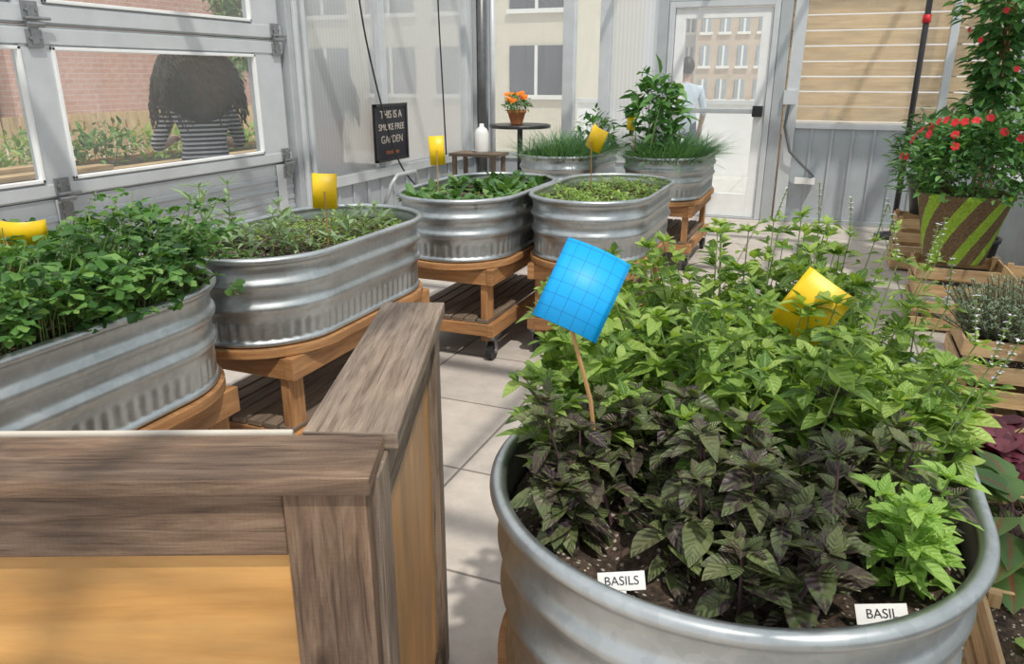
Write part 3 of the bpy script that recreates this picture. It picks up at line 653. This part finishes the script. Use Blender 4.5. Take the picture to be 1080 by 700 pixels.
# ------------------------------------------------------------------ sticky cards
def card(name,c,w,h,mat,R,curve=1.2,stick=None,n=10):
    root=empty(name,c); b=MB(); V=[];F=[];U=[]
    rad=w/curve
    for i in range(n+1):
        a=(i/n-.5)*curve
        for j in (-.5,.5):
            V.append((rad*math.sin(a),rad*(1-math.cos(a)),j*h))
    V=np.array(V)@np.array(R).T+np.array(c)
    for i in range(n): F.append((2*i,2*i+2,2*i+3,2*i+1)); U.append([(i*w/n,0),((i+1)*w/n,0),((i+1)*w/n,h),(i*w/n,h)])
    b.add(V,F,mat,U); o=b.obj('card',root,smooth=True); o.matrix_parent_inverse=Matrix.Translation([-a for a in c])
    sm=o.modifiers.new('s','SOLIDIFY'); sm.thickness=.001
    if stick:
        b=MB(); b.tube(stick,.0035,'stick',6); o=b.obj('stick',root); o.matrix_parent_inverse=Matrix.Translation([-a for a in c])
card('blue_sticky_card',(-.30,1.0,1.215),.105,.125,'blue',Rm(math.radians(-28),math.radians(22),math.radians(10)),1.1,[(-.312,.984,1.165),(-.285,1.01,1.04),(-.265,1.03,.83)])
card('yellow_sticky_card',(*CARDXY,1.095),.10,.12,'yellow',Rm(math.radians(-5),math.radians(30),math.radians(-10)),.5,[(CARDXY[0],1.445,1.07),(CARDXY[0],1.445,.83)])
card('yellow_sticky_card',(-2.06,1.40,1.085),.17,.07,'yellow',Rm(.2,.1,math.radians(30)),2.0,[(-2.08,1.39,1.08),(-2.08,1.39,.83)])
card('yellow_sticky_card',(-1.86,2.56,1.06),.10,.14,'yellow',Rm(0,.05,math.radians(30)),.7,[(-1.86,2.56,1.06),(-1.86,2.56,.83)])
card('yellow_sticky_card',(-2.05,3.9,1.10),.09,.16,'yellow',Rm(0,-.05,math.radians(25)),1.0,[(-2.05,3.9,1.1),(-2.05,3.9,.83)])
card('yellow_sticky_card',(-1.29,4.45,1.15),.13,.14,'yellow',Rm(0,.45,math.radians(-20)),1.6,[(-1.31,4.45,1.13),(-1.30,4.45,.83)])
card('yellow_sticky_card',(-1.52,6.3,1.13),.07,.10,'yellow',Rm(0,0,.3),.6,[(-1.52,6.3,1.13),(-1.48,6.34,.83)])
def marker(c,txt,rz,tilt=-35,w=.062,h=.024,roll=0):
    root=empty('plant_marker',c); R=(Euler((math.radians(90+tilt),0,rz)).to_matrix()@Matrix.Rotation(roll,3,'Z'))
    b=MB(); Rn=np.array(R)
    b.box(np.array(c),(w,h,.0012),'wht',Rn); b.box(np.array(c)-Rn[:,1]*(h*.5+.008),(.01,.018,.0012),'wht',Rn)
    b.obj('tag',root).matrix_parent_inverse=Matrix.Translation([-a for a in c])
    cu=bpy.data.curves.new('label','FONT'); cu.body=txt; cu.size=.016; cu.align_x='CENTER'; cu.align_y='CENTER'; cu.extrude=.0002
    o=bpy.data.objects.new('label',cu); COL.objects.link(o); o.data.materials.append(M['ink']); o.rotation_euler=R.to_euler(); o.parent=root
    o.location=Vector(Rn[:,2])*.0011
marker((-.185,.836,.868),'BASILS',.3,-35,roll=.1); marker((.13,.895,.868),'BASIL',.25,-35,roll=.1); marker((.19,1.30,.94),'THAI',.3,-30)
# ------------------------------------------------------------------ foreground planter box
ph=math.radians(23.0); RP=Rz(ph); C=np.array([-.505,.755,0]); RQ=Rz(math.radians(21.2))
root=empty('reclaimed_wood_planter_box',tuple(C))
b=MB()
def pb(x0,x1,y0,y1,z0,z1,m): b.box(RP@np.array([(x0+x1)/2,(y0+y1)/2,(z0+z1)/2])+C,(x1-x0,y1-y0,z1-z0),m,RP)
def qb(x0,x1,y0,y1,z0,z1,m): b.box(RQ@np.array([(x0+x1)/2,(y0+y1)/2,(z0+z1)/2])+C,(x1-x0,y1-y0,z1-z0),m,RQ)
pb(-1.5,-.005,-.01,.122,.974,1.0,'reclaimed2')
qb(-.130,.012,.122,.80,.974,1.003,'reclaimed')
pb(-1.5,-.128,.012,.05,.868,.972,'reclaimed2')
pb(-.126,-.012,.004,.045,0,.972,'reclaimed2')
qb(-.045,-.004,.046,.125,0,.972,'reclaimed')
qb(-.045,-.012,.127,.705,.868,.972,'reclaimed')
qb(-.045,-.002,.707,.79,0,.972,'reclaimed')
qb(-.13,-.047,.75,.788,0,.972,'reclaimed2')
pb(-1.5,-.128,.03,.045,.10,.866,'ply')
qb(-.036,-.022,.127,.705,.10,.866,'ply')
pb(-1.5,-.128,.012,.05,.0,.10,'reclaimed2'); qb(-.045,-.012,.127,.705,0,.10,'reclaimed')
pb(-.86,-.78,.006,.05,.10,.866,'reclaimed2')
pb(-1.5,-.14,.124,.134,.60,1.004,'fabric')
b.obj('boards',root,bevel=.003).matrix_parent_inverse=Matrix.Translation(tuple(-C))
# ------------------------------------------------------------------ crates + right side plants
def crate(x,y,w,d,h,z=0,rot=0,ns=4,soil=None):
    root=empty('wooden_crate',(x,y,z)); b=MB(); R=Rz(rot); c=np.array([x,y,z])
    def lb(px,py,pz,sx,sy,sz,m='crate'): b.box(R@np.array([px,py,pz])+c,(sx,sy,sz),m,R)
    for sx in(-1,1):
        for sy in(-1,1): lb(sx*(w/2-.03),sy*(d/2-.03),h/2,.03,.03,h-.002)
    sh=h/ns
    for i in range(ns):
        zc=sh*(i+.5)
        for sx in(-1,1): lb(sx*(w/2-.006),0,zc,.012,d-.026,sh*.68)
        for sy in(-1,1): lb(0,sy*(d/2-.006),zc,w,.012,sh*.68)
    for i in range(5): lb(-w/2+.04+(w-.08)*i/4,0,.03,(w-.08)/5,d-.03,.01)
    if soil: lb(0,0,soil-.05,w-.04,d-.04,.1,'soil')
    b.obj('slats',root,bevel=.002).matrix_parent_inverse=Matrix.Translation((-x,-y,-z)); return root
crate(.78,6.95,.42,.42,.44)
crate(.83,5.30,.50,.42,.42)
crate(1.20,4.72,.40,.5,.5)
crate(.90,3.84,.52,.46,.44,soil=.38)
crate(.72,2.80,.42,.42,.28,soil=.24)
crate(.70,1.70,.44,.46,.30,soil=.26)
crate(.73,2.26,.42,.42,.30,soil=.26)
def stripepot():
    m,nt,out=newmat('striped_coir_pot'); bb=N(nt,'ShaderNodeBsdfPrincipled',Roughness=.9)
    uv=N(nt,'ShaderNodeUVMap'); sep=N(nt,'ShaderNodeSeparateXYZ'); nt.links.new(uv.outputs[0],sep.inputs[0])
    mu=N(nt,'ShaderNodeMath',operation='MULTIPLY'); mu.inputs[1].default_value=8; nt.links.new(sep.outputs[0],mu.inputs[0])
    m2=N(nt,'ShaderNodeMath',operation='MULTIPLY_ADD'); m2.inputs[1].default_value=-3.2; nt.links.new(sep.outputs[1],m2.inputs[0]); nt.links.new(mu.outputs[0],m2.inputs[2])
    fr=N(nt,'ShaderNodeMath',operation='FRACT'); nt.links.new(m2.outputs[0],fr.inputs[0]); gt=N(nt,'ShaderNodeMath',operation='GREATER_THAN'); gt.inputs[1].default_value=.58; nt.links.new(fr.outputs[0],gt.inputs[0])
    tc=N(nt,'ShaderNodeTexCoord'); nz=N(nt,'ShaderNodeTexNoise',Scale=90,Detail=4); nt.links.new(tc.outputs['Object'],nz.inputs['Vector'])
    r1=ramp(nt,[(.3,(.11,.07,.035)),(.7,(.26,.18,.10))]); r2=ramp(nt,[(.3,(.22,.42,.03)),(.7,(.42,.66,.07))])
    nt.links.new(nz.outputs['Fac'],r1.inputs[0]); nt.links.new(nz.outputs['Fac'],r2.inputs[0])
    mx=N(nt,'ShaderNodeMixRGB'); nt.links.new(gt.outputs[0],mx.inputs[0]); nt.links.new(r1.outputs[0],mx.inputs[1]); nt.links.new(r2.outputs[0],mx.inputs[2]); nt.links.new(mx.outputs[0],bb.inputs['Base Color'])
    bp=N(nt,'ShaderNodeBump',Strength=.6,Distance=.01); nt.links.new(nz.outputs['Fac'],bp.inputs['Height']); nt.links.new(bp.outputs[0],bb.inputs['Normal']); nt.links.new(bb.outputs[0],out.inputs[0]); return m
M['stripe']=stripepot()
def potted(name,c,r0,r1,h,mat):
    root=empty(name,c); b=MB(); b.lathe([(0.001,0),(r0,0),(r0+.003,.01),(r1,h-.03),(r1+.01,h-.028),(r1+.012,h),(r1-.004,h),(r1-.012,h-.04)],c,mat,40)
    b.lathe([(r1-.01,h-.04),(r1*.5,h-.03),(0.001,h-.03)],c,'soil',40)
    o=b.obj('pot',root,smooth=True); o.matrix_parent_inverse=Matrix.Translation([-a for a in c]); return root
def addto(root,b,name,smooth=False):
    o=b.obj(name,root,smooth=smooth); o.matrix_parent_inverse=Matrix.Translation(-root.location); return o
pc_=(.79,5.28,.421); r=potted('potted_red_impatiens',pc_,.165,.255,.42,'stripe'); b=MB()
F0=np.array([pc_[0]+.05,pc_[1],.74])
bush(b,F0,(.44,.38),.56,2600,'bush',.062,.5,nst=26,low=.4)
for i in range(32):
    a=random.uniform(3.0,6.6); ph_=random.uniform(.4,1.6); q=np.array([math.cos(a)*math.sin(ph_)*.45,math.sin(a)*math.sin(ph_)*.40,.56*(.4+.62*math.cos(ph_))]); 
    flower(b,F0+q,.024,'petalr',(q[0],q[1]-.1,.15))
addto(r,b,'foliage_and_flowers')
b=MB(); b.tube([(1.0,4.95,1.02),(1.0,4.95,1.40)],.004,'stick',6); b.box((1.0,4.94,1.34),(.05,.003,.14),'blue',Rm(0,.15,0)); b.obj('blue_plant_tag')
r=potted('potted_shrub',(.78,6.95,.441),.11,.16,.30,'blackplastic'); b=MB(); bush(b,(.80,6.95,.70),(.34,.3),.55,800,'bush',.09,.35,nst=16)
for i in range(4): flower(b,np.array([.80+random.uniform(-.2,.25),6.68,.95+random.uniform(-.1,.15)]),.028,'petalr',(0,-1,.3))
addto(r,b,'foliage')
vx,vy=1.01,6.28
r=potted('potted_climbing_vine',(vx,vy,0),.15,.2,.4,'blackplastic'); b=MB()
b.tube([(vx,vy,.35),(vx+.02,vy,2.7)],.012,'stick',8); b.tube([(vx+.13,vy+.1,.35),(vx-.1,vy-.05,2.7)],.008,'stick',8)
P=[];D=[];NN=[];Ls=[]
for i in range(2100):
    z=random.uniform(1.0,2.75); a=random.uniform(0,6.28); rr=random.uniform(.03,.25)*(1+.35*math.sin(z*7)+.2*math.sin(z*17)); P.append((vx+math.cos(a)*rr,vy+math.sin(a)*rr,z)); D.append((math.cos(a),math.sin(a),random.uniform(-.7,.4)));NN.append((random.gauss(0,.3),random.gauss(0,.3),1));Ls.append(random.uniform(.05,.11))
Ls=np.array(Ls); b.leaves(P,D,NN,Ls,Ls*.7,'bush',rows=4); 
for k in range(5): b.tube([(vx+.03*math.cos(k+z*.9),vy+.03*math.sin(k+z*.9),.35+z*.15) for z in range(16)],.004,'brownstem',5)
for i in range(12):
    a=random.uniform(3.3,6.0); z=random.uniform(1.5,2.6); flower(b,np.array([vx+math.cos(a)*.26,vy+math.sin(a)*.26,z]),.02,'petalr',(math.cos(a),math.sin(a),.1))
addto(r,b,'vine')
b=MB(); P=[];D=[];NN=[];Ls=[]
b2c=(.90,3.84)
for i in range(340):
    a=random.uniform(0,6.28); rr=math.sqrt(random.random()); bx_=b2c[0]+math.cos(a)*rr*.21; by_=b2c[1]+math.sin(a)*rr*.18
    tip=np.array([bx_+math.cos(a)*rr*.13+random.gauss(0,.03),by_+math.sin(a)*rr*.13,.38+random.uniform(.12,.34)*(1-.4*rr)]); base=np.array([bx_,by_,.38]); b.tube([base,tip],.002,'brownstem',4,False)
    for k in range(36):
        t_=random.uniform(.1,1); q=base+(tip-base)*t_; a2=random.uniform(0,6.28); P.append(q);D.append(np.array([math.cos(a2),math.sin(a2),.9]));NN.append((0,0,1));Ls.append(random.uniform(.02,.036))
Ls=np.array(Ls); b.leaves(P,D,NN,Ls,np.full(len(Ls),.008),'rosemary',rows=3); 
b.obj('rosemary_bush')
def rosette(name,c,mat,L,n,wr,e0=.1,e1=1.1,prof=None,sp=.05):
    b=MB(); P=[];D=[];NN=[];Ls=[]
    for k in range(n):
        a=k*2.4+random.uniform(-.2,.2); e=random.uniform(e0,e1); q=np.array(c)+np.array([random.gauss(0,sp),random.gauss(0,sp),0]); d=np.array((math.cos(a)*math.cos(e),math.sin(a)*math.cos(e),math.sin(e)))
        l=random.uniform(.7,1.1)*L; st=q+d*l*.9; b.tube([q,st],.0025,'pstem',4,False)
        P.append(st);D.append(d*[1,1,.3]);NN.append((random.gauss(0,.25),random.gauss(0,.25),1));Ls.append(l)
    Ls=np.array(Ls); b.leaves(P,D,NN,Ls,Ls*wr,mat,curl=.3,rows=5,prof=prof); b.obj(name)
rosette('purple_heuchera_plant',(.66,2.80,.25),'heuchera',.10,120,1.0,prof=[(0,.45),(.15,.95),(.4,.85),(.6,1),(.85,.7),(1,.25)],sp=.09)
rosette('coleus_plant',(.64,2.22,.26),'coleus',.18,44,.62,sp=.06)
rosette('lettuce_plant',(.68,1.70,.26),'basilb',.08,20,.7)
b=MB(); b.tube([(.67,8.2,0),(.67,8.2,3.0)],.026,'blackplastic',12); b.lathe([(.001,0),(.16,0),(.16,.03),(.04,.06),(.001,.06)],(.67,8.2,0),'blackplastic',24)
b.tube([(.67,8.2,1.95),(.67,8.2,2.02)],.036,'petalr',12); b.obj('black_pole',smooth=True)
b=MB(); b.bx(-.50,-.38,Yb-.10,Yb-.05,1.22,1.36,'aluL'); b.tube([(-.44,Yb-.08,1.22),(-.46,Yb-.09,1.0),(-.38,Yb-.12,.75),(-.25,Yb-.1,.62),(-.12,Yb-.08,.5),(-.2,Yb-.08,.45)],.014,'darkpipe',8); b.bx(-.30,-.10,Yb-.12,Yb-.03,.42,.48,'wht'); b.obj('electrical_outlet')
# ------------------------------------------------------------------ table, marigold, jug
r=empty('bar_table',(-3.15,7.95,0)); b=MB(); b.lathe([(.001,.965),(.33,.965),(.335,.975),(.335,.99),(.33,1.0),(.001,1.0)],(-3.15,7.95,0),'blackplastic',36); b.tube([(-3.15,7.95,.02),(-3.15,7.95,.97)],.03,'blackplastic',12)
b.lathe([(.001,0),(.22,0),(.22,.015),(.04,.04),(.001,.04)],(-3.15,7.95,0),'blackplastic',30); addto(r,b,'table')
r=potted('potted_marigold',(-3.17,7.9,1.002),.06,.095,.15,'terra'); b=MB(); bush(b,(-3.17,7.9,1.12),(.15,.15),.2,320,'parsley',.05,.4)
for i in range(9):
    a=i*2.4; q=np.array([-3.17+math.cos(a)*.09,7.88+math.sin(a)*.09,1.28+random.uniform(-.03,.05)])
    flower(b,q,.042,'petalo',(random.uniform(-.3,.3),-.6,1),8); flower(b,q+[0,0,.006],.028,'petalo',(0,-.5,1),7)
addto(r,b,'foliage_and_flowers')
r=empty('plastic_bottle',(-3.45,7.6,.0)); b=MB(); b.lathe([(.001,.72),(.07,.72),(.075,.74),(.075,.92),(.06,.96),(.025,.99),(.022,1.02),(.001,1.02)],(-3.45,7.6,0),'wht',24); addto(r,b,'bottle',True)
r=empty('side_stand',(-3.47,7.57,.0))
b=MB(); b.bx(-3.75,-3.2,7.4,7.75,.69,.72,'deck')
for x in(-3.7,-3.25):
    for y in (7.44,7.71): b.bx(x-.02,x+.02,y-.02,y+.02,0,.69,'deck')
addto(r,b,'stand')
r=empty('smoke_free_sign',(-3.92,6.55,.98)); b=MB(); b.bx(-3.945,-3.925,6.25,6.85,.72,1.25,'ink'); 
for a in [(6.25,6.85,1.225,1.25),(6.25,6.85,.72,.745),(6.25,6.275,.72,1.25),(6.825,6.85,.72,1.25)]: b.bx(-3.93,-3.915,a[0],a[1],a[2],a[3],'blackplastic')
addto(r,b,'board')
for i,(tx,sz) in enumerate([('THIS IS A',.10),('SMOKE FREE',.085),('GARDEN',.10),('thank you',.06)]):
    cu=bpy.data.curves.new('text','FONT'); cu.body=tx; cu.size=sz; cu.align_x='CENTER'; cu.align_y='CENTER'; cu.extrude=.001
    o=bpy.data.objects.new('text',cu); COL.objects.link(o); o.data.materials.append(M['terra'] if i==3 else M['fabric']); o.rotation_euler=(math.pi/2,0,math.pi/2); o.parent=r; o.location=(-.003,0,.17-i*.115)
b=MB(); b.tube([(-3.9,6.3,.30),(-3.82,6.32,.52),(-3.8,6.4,.6),(-3.8,6.75,.6),(-3.82,6.83,.52),(-3.9,6.85,.3)],.02,'alu',10); b.obj('bent_pipe_rail',smooth=True)
def cable(name,pts):
    cu=bpy.data.curves.new(name,'CURVE'); cu.dimensions='3D'; sp=cu.splines.new('NURBS'); sp.points.add(len(pts)-1); sp.order_u=3; sp.use_endpoint_u=True
    for p,q in zip(sp.points,pts): p.co=(*q,1)
    cu.bevel_depth=.008; o=bpy.data.objects.new(name,cu); COL.objects.link(o); cu.materials.append(M['black'])
cable('hanging_cable',[(-3.88,5.95,2.9),(-3.88,6.02,2.11),(-3.88,6.24,1.41),(-3.86,6.47,.80),(-3.8,6.6,.55),(-3.8,6.85,.4)])
cable('hanging_cable',[(-3.88,7.5,2.9),(-3.88,7.5,2.2),(-3.88,7.56,1.4),(-3.88,7.6,.68)])
# ------------------------------------------------------------------ people
def person(name,loc,rot,scale,pose,shirt,pants,hair):
    J={};E=[]
    def j(n,p,r,par=None,lab='shirt'):
        J[n]=(Vector(p),r); 
        if par: E.append((par,n,lab))
    j('pelvis',(0,0,.08),.145); j('spine',(0,-.01,.26),.125,'pelvis'); j('chest',(0,0,.43),.14,'spine'); j('nb',(0,.0,.53),.06,'chest'); j('neck',(0,.015,.59),.05,'nb','skin'); j('h1',(0,.03,.67),.075,'neck','skin'); j('h2',(0,.03,.76),.09,'h1','skin')
    for s,n in((-1,'L'),(1,'R')):
        j('sh'+n,(s*.17,0,.485),.06,'chest')
        el=pose['elbow']; wr=pose['wrist']
        j('el'+n,(s*el[0],el[1],el[2]),.043,'sh'+n); j('wr'+n,(s*wr[0],wr[1],wr[2]),.028,'el'+n,'skin')
        d=(J['wr'+n][0]-J['el'+n][0]).normalized(); hp=J['wr'+n][0]+d*.06; j('pa'+n,hp,.032,'wr'+n,'skin')
        sd=d.cross(Vector((0,0,1))); sd=sd.normalized() if sd.length>.1 else Vector((1,0,0))
        for k in range(4):
            o=sd*((k-1.5)*.02); L=[.07,.08,.075,.055][k]
            j('f%d'%k+n,hp+d*.035+o,.010,'pa'+n,'skin'); j('g%d'%k+n,hp+d*(.035+L*.55)+o+Vector((0,0,-.01)),.009,'f%d'%k+n,'skin'); j('k%d'%k+n,hp+d*(.03+L)+o+Vector((0,0,-.03)),.008,'g%d'%k+n,'skin')
        j('t0'+n,hp+sd*.045*-s-d*.01,.011,'pa'+n,'skin'); j('t1'+n,hp+sd*.06*-s+d*.03,.009,'t0'+n,'skin')
        j('hip'+n,(s*.09,.02,.04),.09,'pelvis','pants'); k_=pose['knee']; a_=pose['ankle']
        j('kn'+n,(s*k_[0],k_[1],k_[2]),.06,'hip'+n,'pants'); j('an'+n,(s*a_[0],a_[1],a_[2]),.042,'kn'+n,'pants'); j('to'+n,(s*a_[0],a_[1]+.16,a_[2]-.05),.036,'an'+n,'shoe')
    names=list(J); me=bpy.data.meshes.new(name+'_sk'); me.from_pydata([J[n][0] for n in names],[(names.index(a),names.index(c)) for a,c,_ in E],[])
    o=bpy.data.objects.new(name+'_sk',me); COL.objects.link(o)
    sk=o.modifiers.new('skin','SKIN'); sk.use_smooth_shade=True
    for i,n in enumerate(names):
        v=me.skin_vertices[0].data[i]; v.radius=(J[n][1],J[n][1]*(.75 if n in('chest','spine','pelvis') else 1)); v.use_root=(n=='pelvis')
    o.modifiers.new('ss','SUBSURF').levels=2; o.modifiers['ss'].render_levels=2
    dg=bpy.context.evaluated_depsgraph_get(); m2=bpy.data.meshes.new_from_object(o.evaluated_get(dg)); bpy.data.objects.remove(o)
    labs=['shirt','skin','pants','shoe']; m2.materials.clear()
    for m_ in (shirt,'skin',pants,'shoe'): m2.materials.append(M[m_])
    segs=[(np.array(J[a][0]),np.array(J[c][0]),labs.index(l),J[c][1]) for a,c,l in E]
    for p in m2.polygons:
        q=np.array(p.center); best=9;bi=0
        for A_,B_,l,r_ in segs:
            ab=B_-A_; t_=max(0,min(1,np.dot(q-A_,ab)/np.dot(ab,ab))); d=np.linalg.norm(q-A_-ab*t_)-r_*.6
            if d<best: best=d;bi=l
        p.material_index=bi; p.use_smooth=True
    root=empty(name,loc); root.rotation_euler=(0,0,rot); root.scale=(scale,)*3
    bo=bpy.data.objects.new('body',m2); COL.objects.link(bo); bo.parent=root
    b=MB(); hc=np.array([0,.03,.735])
    b.sphere(hc,.1,'skin',12,(.78,.95,1.15)); b.sphere(hc+[0,.03,-.06],.055,'skin',8,(.9,1,.9))
    b.sphere(hc+[0,.103,-.015],.018,'skin',6,(.7,1,1.3)); 
    for s in(-1,1): b.sphere(hc+[s*.08,-.005,-.01],.025,'skin',6,(.35,.7,1.1)); b.sphere(hc+[s*.032,.083,.01],.012,'wht',6); b.sphere(hc+[s*.032,.092,.01],.006,'ink',5)
    b.sphere(hc+[0,.09,-.055],.02,'redshirt',6,(1.1,.35,.3)); 
    o=b.obj('head',root,smooth=True)
    b=MB()
    if hair=='curly':
        b.sphere(hc+[0,-.03,.0],.15,'hair',14,(1.2,1.05,1.15))
        b.sphere(hc+[0,-.06,-.14],.18,'hair',12,(1.25,.85,1.15))
        for i in range(620):
            a=random.uniform(0,6.28); ph_=random.uniform(0,1.9); d=np.array([math.cos(a)*math.sin(ph_),math.sin(a)*math.sin(ph_)-.1,math.cos(ph_)])
            if d[1]>.55 and d[2]<.5: continue
            p0=hc+d*[.16,.13,.15]+[0,-.03,0]; L=random.uniform(.18,.36); pts=[]; out=np.array([d[0],min(d[1],.1),0])
            f=random.uniform(0,6)
            for k in range(15):
                t_=k/14; pts.append(p0+out*(.13*math.sqrt(t_))+np.array([0,0,-L*t_*t_*.6-L*.4*t_*(1-max(d[2],0)*.6)])+.015*np.array([math.cos(k*1.25+f),math.sin(k*1.25+f),.4*math.sin(k*1.25+f)]))
            b.tube(pts,[.008-.004*k/14 for k in range(15)],'hair',4)
    else:
        b.sphere(hc+[0,-.018,.02],.102,'hair',12,(.86,.98,1.1))
    b.obj('hair',root,smooth=True)
    return root
seated=dict(elbow=(.27,.13,.24),wrist=(.14,.34,.27),knee=(.12,.44,.06),ankle=(.12,.45,-.36))
stand=dict(elbow=(.23,-.02,.22),wrist=(.22,.12,.0),knee=(.1,.02,-.40),ankle=(.1,.0,-.80))
person('seated_woman',(-4.60,4.80,.67),math.radians(55),1.22,seated,'navy','jeans','curly')
person('seated_visitor',(-4.38,6.12,.66),math.radians(80),1.1,seated,'redshirt','jeans','curly')
person('standing_visitor',(-1.72,9.9,.86),math.radians(20),1.0,stand,'paleshirt','jeans','short')
b=MB(); b.bx(-4.85,-4.20,4.1,6.7,.60,.66,'deck')
for y in(4.2,5.4,6.6):
    b.bx(-4.80,-4.74,y-.03,y+.03,.12,.6,'deck'); b.bx(-4.30,-4.24,y-.03,y+.03,.12,.6,'deck')
b.obj('outdoor_bench',bevel=.003)
r=empty('raised_garden_bed',(-6.3,4,.12)); b=MB(); 
for k in range(3): b.bx(-5.72,-5.68,-1,8,.12+k*.2,.12+k*.2+.19,'cart'); b.bx(-6.84,-6.8,-1,8,.12+k*.2,.12+k*.2+.19,'cart')
b.bx(-6.8,-5.72,-1,8,.12,.68,'soil'); b.bx(-5.75,-5.6,-1,8,.71,.75,'crate'); addto(r,b,'box')
b=MB()
for i in range(30): bush(b,(-6.3+random.uniform(-.3,.3),-.5+i*.28,.68),(.3,.3),random.uniform(.2,.42),110,random.choice(['thyme','basilb','parsley']),.09,.45,nst=4)
addto(r,b,'garden_plants')
b=MB()
for i in range(62): b.bx(-7.42,-7.4,-1.5+i*.18,-1.5+i*.18+.15,.12,1.12,'siding')
b.bx(-7.46,-7.42,-1.5,9.6,.3,.38,'cart'); b.bx(-7.46,-7.42,-1.5,9.6,.95,1.03,'cart'); b.obj('picket_fence')
r=empty('wooden_planter_box',(-5.1,3.0,.12)); b=MB(); b.bx(-5.3,-5.26,0,4.1,.12,.86,'cart'); b.bx(-4.9,-4.86,0,4.1,.12,.86,'cart'); b.bx(-5.26,-4.9,0,4.1,.12,.8,'soil'); b.bx(-4.95,-4.8,0,4.1,.86,.89,'crate'); b.bx(-5.36,-5.22,0,4.1,.86,.89,'crate'); b.bx(-5.3,-4.86,4.1,4.14,.12,.86,'cart'); addto(r,b,'box')
def building(name,x0,x1,y0,y1,h,mat,wins,wm='win',face='y'):
    r=empty(name,((x0+x1)/2,(y0+y1)/2,0)); b=MB(); b.bx(x0,x1,y0,y1,-.2,h,mat); b.bx(x0-.1,x1+.1,y0-.1,y1+.1,h,h+.25,'greyb')
    nx,nz,ww,wh,sx,sz,oz=wins
    for i in range(nx):
        for k in range(nz):
            z=oz+k*sz
            if face=='y':
                x=x0+(x1-x0)*(i+.5)/nx; b.bx(x-ww/2,x+ww/2,y0-.04,y0+.02,z,z+wh,wm); b.bx(x-ww/2-.06,x+ww/2+.06,y0-.07,y0,z-.08,z,'wht'); b.bx(x-.03,x+.03,y0-.06,y0,z,z+wh,'wht')
            else:
                y=y0+(y1-y0)*(i+.5)/nx; b.bx(x1-.02,x1+.04,y-ww/2,y+ww/2,z,z+wh,wm); b.bx(x1,x1+.07,y-ww/2-.06,y+ww/2+.06,z-.08,z,'wht'); b.bx(x1,x1+.06,y-.03,y+.03,z,z+wh,'wht')
    addto(r,b,'facade')
building('beige_building',-11,-4.6,14.5,20,9,'beige',(4,4,1.1,.9,1.8,1.55,1.15))
building('brick_building',-30,-18,12.9,22,8,'brick',(3,1,1.4,1.2,4,3.4,4.6),face='x')
building('glass_office_building',-26,-18,-12,12.4,9,'greyb',(10,4,2.1,1.3,4,2.0,.8),'winl','x')
building('grey_building',-6.2,-5.0,30,36,7.5,'greyb',(3,6,.25,.6,1,1.1,.8),'winl')
building('tower_building',-4.3,-2.0,26,30,8,'brown',(4,7,.28,.6,1,1.0,.8),'winl')
b=MB(); b.bx(-4,6,12.7,12.85,-.008,1.08,'white'); b.bx(-4.05,6,12.66,12.9,1.08,1.14,'greyb'); b.obj('terrace_parapet')
def tree(x,y,h,rad):
    r=empty('tree',(x,y,-.12)); b=MB(); b.tube([(x,y,-.12),(x+.1,y,h*.4),(x,y,h*.75)],[.18,.13,.06],'brownstem',8)
    for i in range(6):
        a=i*1.05; b.tube([(x,y,h*.4),(x+math.cos(a)*rad*.6,y+math.sin(a)*rad*.6,h*.75)],[.06,.02],'brownstem',6)
    P=[];D=[];NN=[];Ls=[]
    for k in range(16):
        a=random.uniform(0,6.28); q=np.array([x+math.cos(a)*rad*.7*random.random()**.5,y+math.sin(a)*rad*.7*random.random()**.5,h*random.uniform(.35,.95)])
        for i in range(110):
            d=unit(rng.normal(size=3)); P.append(q+d*rad*.35*random.uniform(.3,1));D.append(d+[0,0,-.3]);NN.append((0,0,1));Ls.append(random.uniform(.12,.22))
    Ls=np.array(Ls); b.leaves(P,D,NN,Ls,Ls*.6,'tree',rows=3); addto(r,b,'foliage')
tree(-13.6,16.2,4.2,1.3); tree(-14.5,19.5,6.5,2.0)
